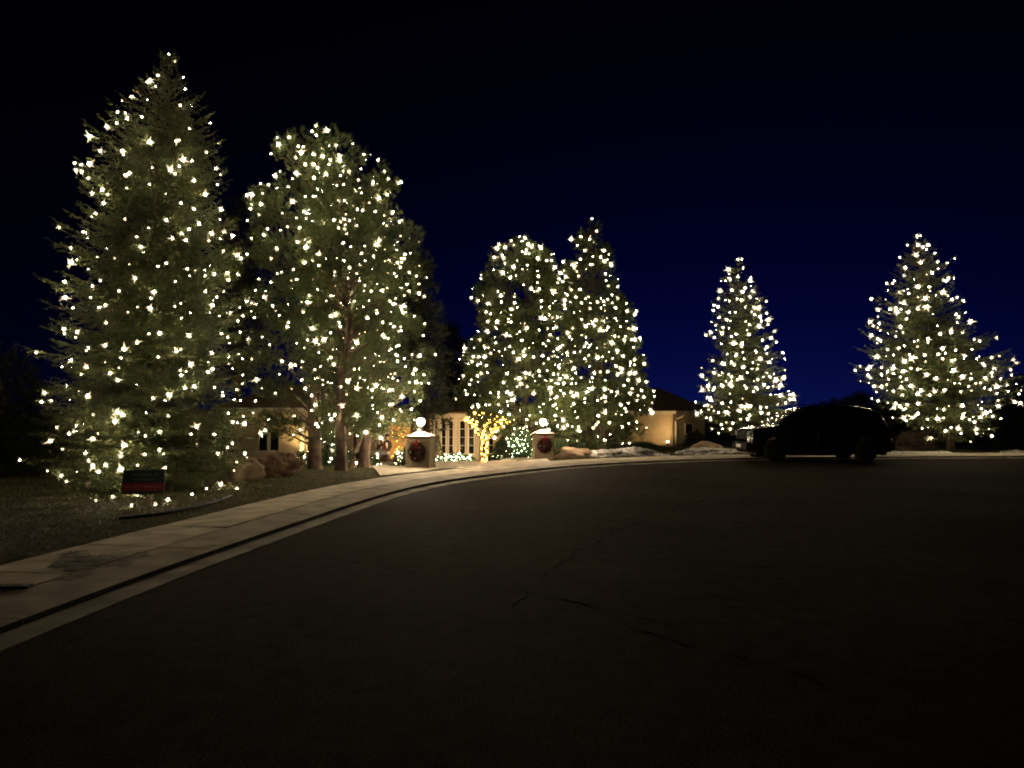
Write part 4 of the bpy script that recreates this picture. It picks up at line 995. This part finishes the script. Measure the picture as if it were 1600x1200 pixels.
# ------------------------------------------------------------------ yard sign, hose, loose strip
def yard_sign():
    a = at(190, 772, 13.75); b = at(256, 771, 13.85); c = at(257, 734, 13.85); d = at(193, 735, 13.75)
    ctr = (a + b + c + d) / 4; z = Tz(ctr[0], ctr[1])
    o = root('yard_sign', (ctr[0], ctr[1], z), 'dark green and red yard sign on wire legs in front of the tallest spruce', 'sign')
    n = unit(np.cross(b - a, d - a)); n = n if n[1] < 0 else -n
    def Q(u, v): return (a * (1 - u) + b * u) * (1 - v) + (d * (1 - u) + c * u) * v
    def slab(u0, u1, v0, v1, off, th, name, m):
        F_ = [Q(u, v) + n * off for u, v in ((u0, v0), (u1, v0), (u1, v1), (u0, v1))]; B_ = [p - n * th for p in F_]
        return MB().add(F_ + B_, [(0, 1, 2, 3), (7, 6, 5, 4), (0, 4, 5, 1), (1, 5, 6, 2), (2, 6, 7, 3), (3, 7, 4, 0)]).build(name, M[m], o)
    slab(-.012, 1.012, -.02, 1.02, 0, .012, 'backing_board', 'corr')
    slab(.004, .996, .46, .99, .003, .0025, 'green_panel', 'sgreen')
    slab(.004, .996, .01, .455, .003, .0025, 'red_panel', 'sred')
    slab(.004, .996, .01, .12, .005, .0015, 'lower_band', 'sgreen')
    r_ = random.Random(8)
    for name, u0, u1, v0, v1, m in (('print_line', .15, .86, .76, .86, 'spale'), ('print_line', .26, .76, .56, .64, 'spale'), ('print_line', .06, .94, .24, .37, 'spink')):
        mb = MB(); u = u0
        while u < u1 - .01:
            w = r_.uniform(.025, .045); vv = r_.uniform(0, .02)
            F_ = [Q(p, q) + n * .0065 for p, q in ((u, v0 + vv), (min(u + w, u1), v0 + vv), (min(u + w, u1), v1 - vv), (u, v1 - vv))]; mb.add(F_, [(0, 1, 2, 3)]); u += w + (.008 if r_.random() > .16 else .04)
        x = mb.build(name, M[m], o); x['kind'] = 'stuff'
    for u in (.2, .8):
        p = Q(u, .5) - n * .016; q = Q(u, 0) - n * .016
        MB().tube([p, q, (q[0], q[1], z - .15)], .006, 5).build('wire_leg', M['metal'], o)
yard_sign()
def hose():
    P = [gp(a, b, .115) for a, b in ((186, 810), (215, 807), (245, 804), (270, 799), (300, 793), (325, 787), (345, 781), (362, 774))]
    o = MB().tube(P, [.02] + [.032] * 6 + [.02], 7).build('garden_hose', M['black'], loc=P[0], smooth=True); tag(o, 'black hose lying along the grass in front of the yard sign', 'hose')
    p = gp(14, 921, .08); o = MB().box((p[0] - .02, p[1], .105), (.42, .12, .03), R(4)).build('black_strip', M['black'], loc=(p[0], p[1], .09), bevel=.006)  # thin black bar lying on the slabs
    tag(o, 'short black strip lying across the sidewalk at the left edge', 'strip')
hose()

# ------------------------------------------------------------------ parked car (faces left)
def car():
    X0 = at(1172, 700, 25.3)[0]; YC = 26.25; Z0 = 0.0; Lc = 4.95; Wd = .97
    o = root('parked_car', (X0 + Lc / 2, YC, Z0), 'large black sport utility car parked facing left along the far kerb', 'car')
    top = [(0, .70), (.04, 1.0), (.12, 1.11), (.4, 1.17), (.88, 1.23), (1.02, 1.28), (1.35, 1.53), (1.7, 1.76), (2.0, 1.86), (2.5, 1.93), (3.1, 1.955), (3.6, 1.94), (4.0, 1.90), (4.35, 1.83), (4.53, 1.76), (4.68, 1.52), (4.82, 1.18), (4.92, .92), (4.95, .70)]
    belt = [(0, .70), (.05, .96), (.14, 1.05), (.5, 1.10), (1.3, 1.13), (2.5, 1.16), (4.0, 1.20), (4.6, 1.22), (4.86, 1.15), (4.95, .70)]
    wd = [(0, .62), (.05, .74), (.15, .84), (.45, .93), (1.0, .97), (3.8, .97), (4.6, .93), (4.88, .84), (4.95, .76)]
    f = lambda tab, x: float(np.interp(x, [a for a, _ in tab], [b for _, b in tab]))
    WX = (.88, 3.98); WR = .385
    def zbot(x):
        z = .22 if .25 < x < 4.7 else .32
        for w in WX:
            if abs(x - w) < WR + .07: z = max(z, WR + math.sqrt(max(0, (WR + .07) ** 2 - (x - w) ** 2)))
        return z
    def sect(x):
        zt, zb, w = f(top, x), f(belt, x), f(wd, x); zb = min(zb, zt - .01); lo = zbot(x)
        gh = max(0, zt - zb); wr = w - .05 - gh * .30
        lo2 = min(lo, zb - .04)
        return [(w - .10, lo2), (w - .02, lo2 + .015), (w + .012, lo2 + (zb - lo2) * .45), (w + .005, lo2 + (zb - lo2) * .8), (w - .03, zb), (wr + (w - .05 - wr) * .35, zb + gh * .62), (wr - .02, zb + gh * .86), (wr - .14, zt - .02 * min(1, gh * 4)), (wr * .5, zt), (0, zt + .012)]
    xs = np.unique(np.r_[np.arange(0, .3, .03), np.arange(.3, 4.6, .07), np.arange(4.6, 4.951, .03), 4.95]); rings = []
    for x in xs:
        S = sect(x); rings.append([(x, -y, z) for y, z in S] + [(x, y, z) for y, z in reversed(S[:-1])])
    k = len(rings[0]); V = np.array(rings).reshape(-1, 3); V = np.c_[V[:, 0] + X0, V[:, 1] + YC, V[:, 2] + Z0]
    F = [(i * k + j, i * k + j + 1, (i + 1) * k + j + 1, (i + 1) * k + j) for i in range(len(xs) - 1) for j in range(k - 1)]
    F += [tuple(range(k)), tuple((len(xs) - 1) * k + j for j in reversed(range(k)))]
    F += [(i * k, (i + 1) * k, (i + 2) * k - 1, (i + 1) * k - 1) for i in range(len(xs) - 1)]
    mesh('body', V, F, M['paint'], o, smooth=True)
    def wp(x, y, z): return (X0 + x, YC + y, Z0 + z)
    for s in (-1, 1):
        for x0, x1 in ((1.28, 2.25), (2.33, 3.28), (3.36, 4.36)):
            P = []
            for x in np.linspace(x0, x1, 8):
                S = sect(x); a, b = np.array(S[4]), np.array(S[6]); lo_ = a + (b - a) * .08; hi_ = a + (b - a) * (.97)
                for q in (lo_, (lo_ + hi_) / 2 + np.array([.012, 0]), hi_): P.append(wp(x, s * (q[0] + .006), q[1]))
            Fq = [(i * 3 + j, i * 3 + j + 1, i * 3 + j + 4, i * 3 + j + 3) for i in range(7) for j in range(2)]
            mesh('window', P, Fq, M['glass'], o, smooth=True)
        for x0, x1 in ((1.32, 2.30), (2.30, 3.30)):
            mb = MB(); 
            S0 = sect((x0 + x1) / 2); y = S0[3][0]
            mb.box(wp((x0 + x1) / 2, s * (y + .008), .80), (x1 - x0 - .03, .012, .46)); dd = mb.build('door', M['paint'], o, bevel=.004)
            MB().box(wp(x1 - .16, s * (y + .03), 1.0), (.18, .03, .03)).build('handle', M['plastic'], dd, bevel=.005)
        P = [wp(1.36, s * .93, 1.16), wp(1.34, s * 1.06, 1.20)]
        mr = MB().tube(P, .02, 6).box(wp(1.32, s * 1.10, 1.22), (.11, .20, .15)).build('mirror', M['paint'], o, bevel=.01)
        MB().box(wp(1.378, s * 1.10, 1.22), (.006, .16, .11)).build('mirror_glass', M['glass'], mr)
        MB().box(wp(.085, s * .66, .95), (.13, .30, .17), taper=.85).build('headlight', M['lamp_glass'], o, bevel=.015)
        MB().box(wp(4.90, s * .74, 1.02), (.10, .16, .36), taper=.9).build('tail_light', M['tail'], o, bevel=.012)
        MB().tube([wp(2.1, s * .58, 1.89), wp(2.25, s * .58, 1.965), wp(3.8, s * .58, 1.965), wp(4.0, s * .58, 1.90)], .02, 6).build('roof_rail', M['plastic'], o, smooth=True)
        MB().box(wp(2.45, s * .965, .27), (2.1, .10, .07)).build('side_step', M['plastic'], o, bevel=.012)
        for wx in WX:
            w = MB().lathe([(.27, -.12), (.36, -.115), (.385, -.07), (.385, .07), (.36, .115), (.27, .12)], wp(wx, s * .86, WR), 28, axis='y').build('wheel', M['tyre'], o, smooth=True)
            mb = MB().lathe([(.265, -.02), (.275, .0), (.265, .02)], wp(wx, s * .93, WR), 24, axis='y')
            for q in range(6):
                a = q * math.pi / 3; p0 = wp(wx, s * .955, WR); mb.tube([p0, (p0[0] + .25 * math.cos(a), p0[1] - s * .01, p0[2] + .25 * math.sin(a))], [.05, .032], 5)
            mb.lathe([(.06, -.02), (.06, .02)], wp(wx, s * .965, WR), 12, axis='y'); mb.build('rim', M['rim'], w, smooth=False)
    P = []
    for x in np.linspace(1.06, 1.66, 7):
        S = sect(x)
        for t in np.linspace(-1, 1, 9): P.append(wp(x - .012, t * (S[7][0]) * .97, f(top, x) + .004 + .014 * (1 - t * t)))
    mesh('windscreen', P, [(i * 9 + j, i * 9 + j + 1, i * 9 + j + 10, i * 9 + j + 9) for i in range(6) for j in range(8)], M['glass'], o, smooth=True)
    P = []
    for x in np.linspace(4.56, 4.78, 5):
        S = sect(x)
        for t in np.linspace(-1, 1, 7): P.append(wp(x + .012, t * S[7][0] * .9, f(top, x) + .008))
    mesh('rear_window', P, [(i * 7 + j, i * 7 + j + 1, i * 7 + j + 8, i * 7 + j + 7) for i in range(4) for j in range(6)], M['glass'], o, smooth=True)
    MB().box(wp(4.56, 0, 1.80), (.36, 1.22, .04)).build('spoiler', M['paint'], o, bevel=.01)
    g = MB().box(wp(.02, 0, .90), (.06, .96, .30)).build('grille', M['plastic'], o, bevel=.01)
    mb = MB()
    for q in range(3): mb.box(wp(-.015, 0, .81 + q * .09), (.02, .90, .03))
    mb.build('grille_bar', M['chrome'], g)
    MB().box(wp(-.0, 0, .52), (.20, 1.56, .26)).build('front_bumper', M['plastic'], o, bevel=.03)
    MB().box(wp(-.105, 0, .52), (.012, .5, .11)).build('licence_plate', M['white'], o)
    MB().box(wp(4.95, 0, .52), (.18, 1.66, .28)).build('rear_bumper', M['plastic'], o, bevel=.03)
    MB().box(wp(2.45, 0, .36), (4.2, 1.5, .2)).build('underbody', M['plastic'], o)
car()
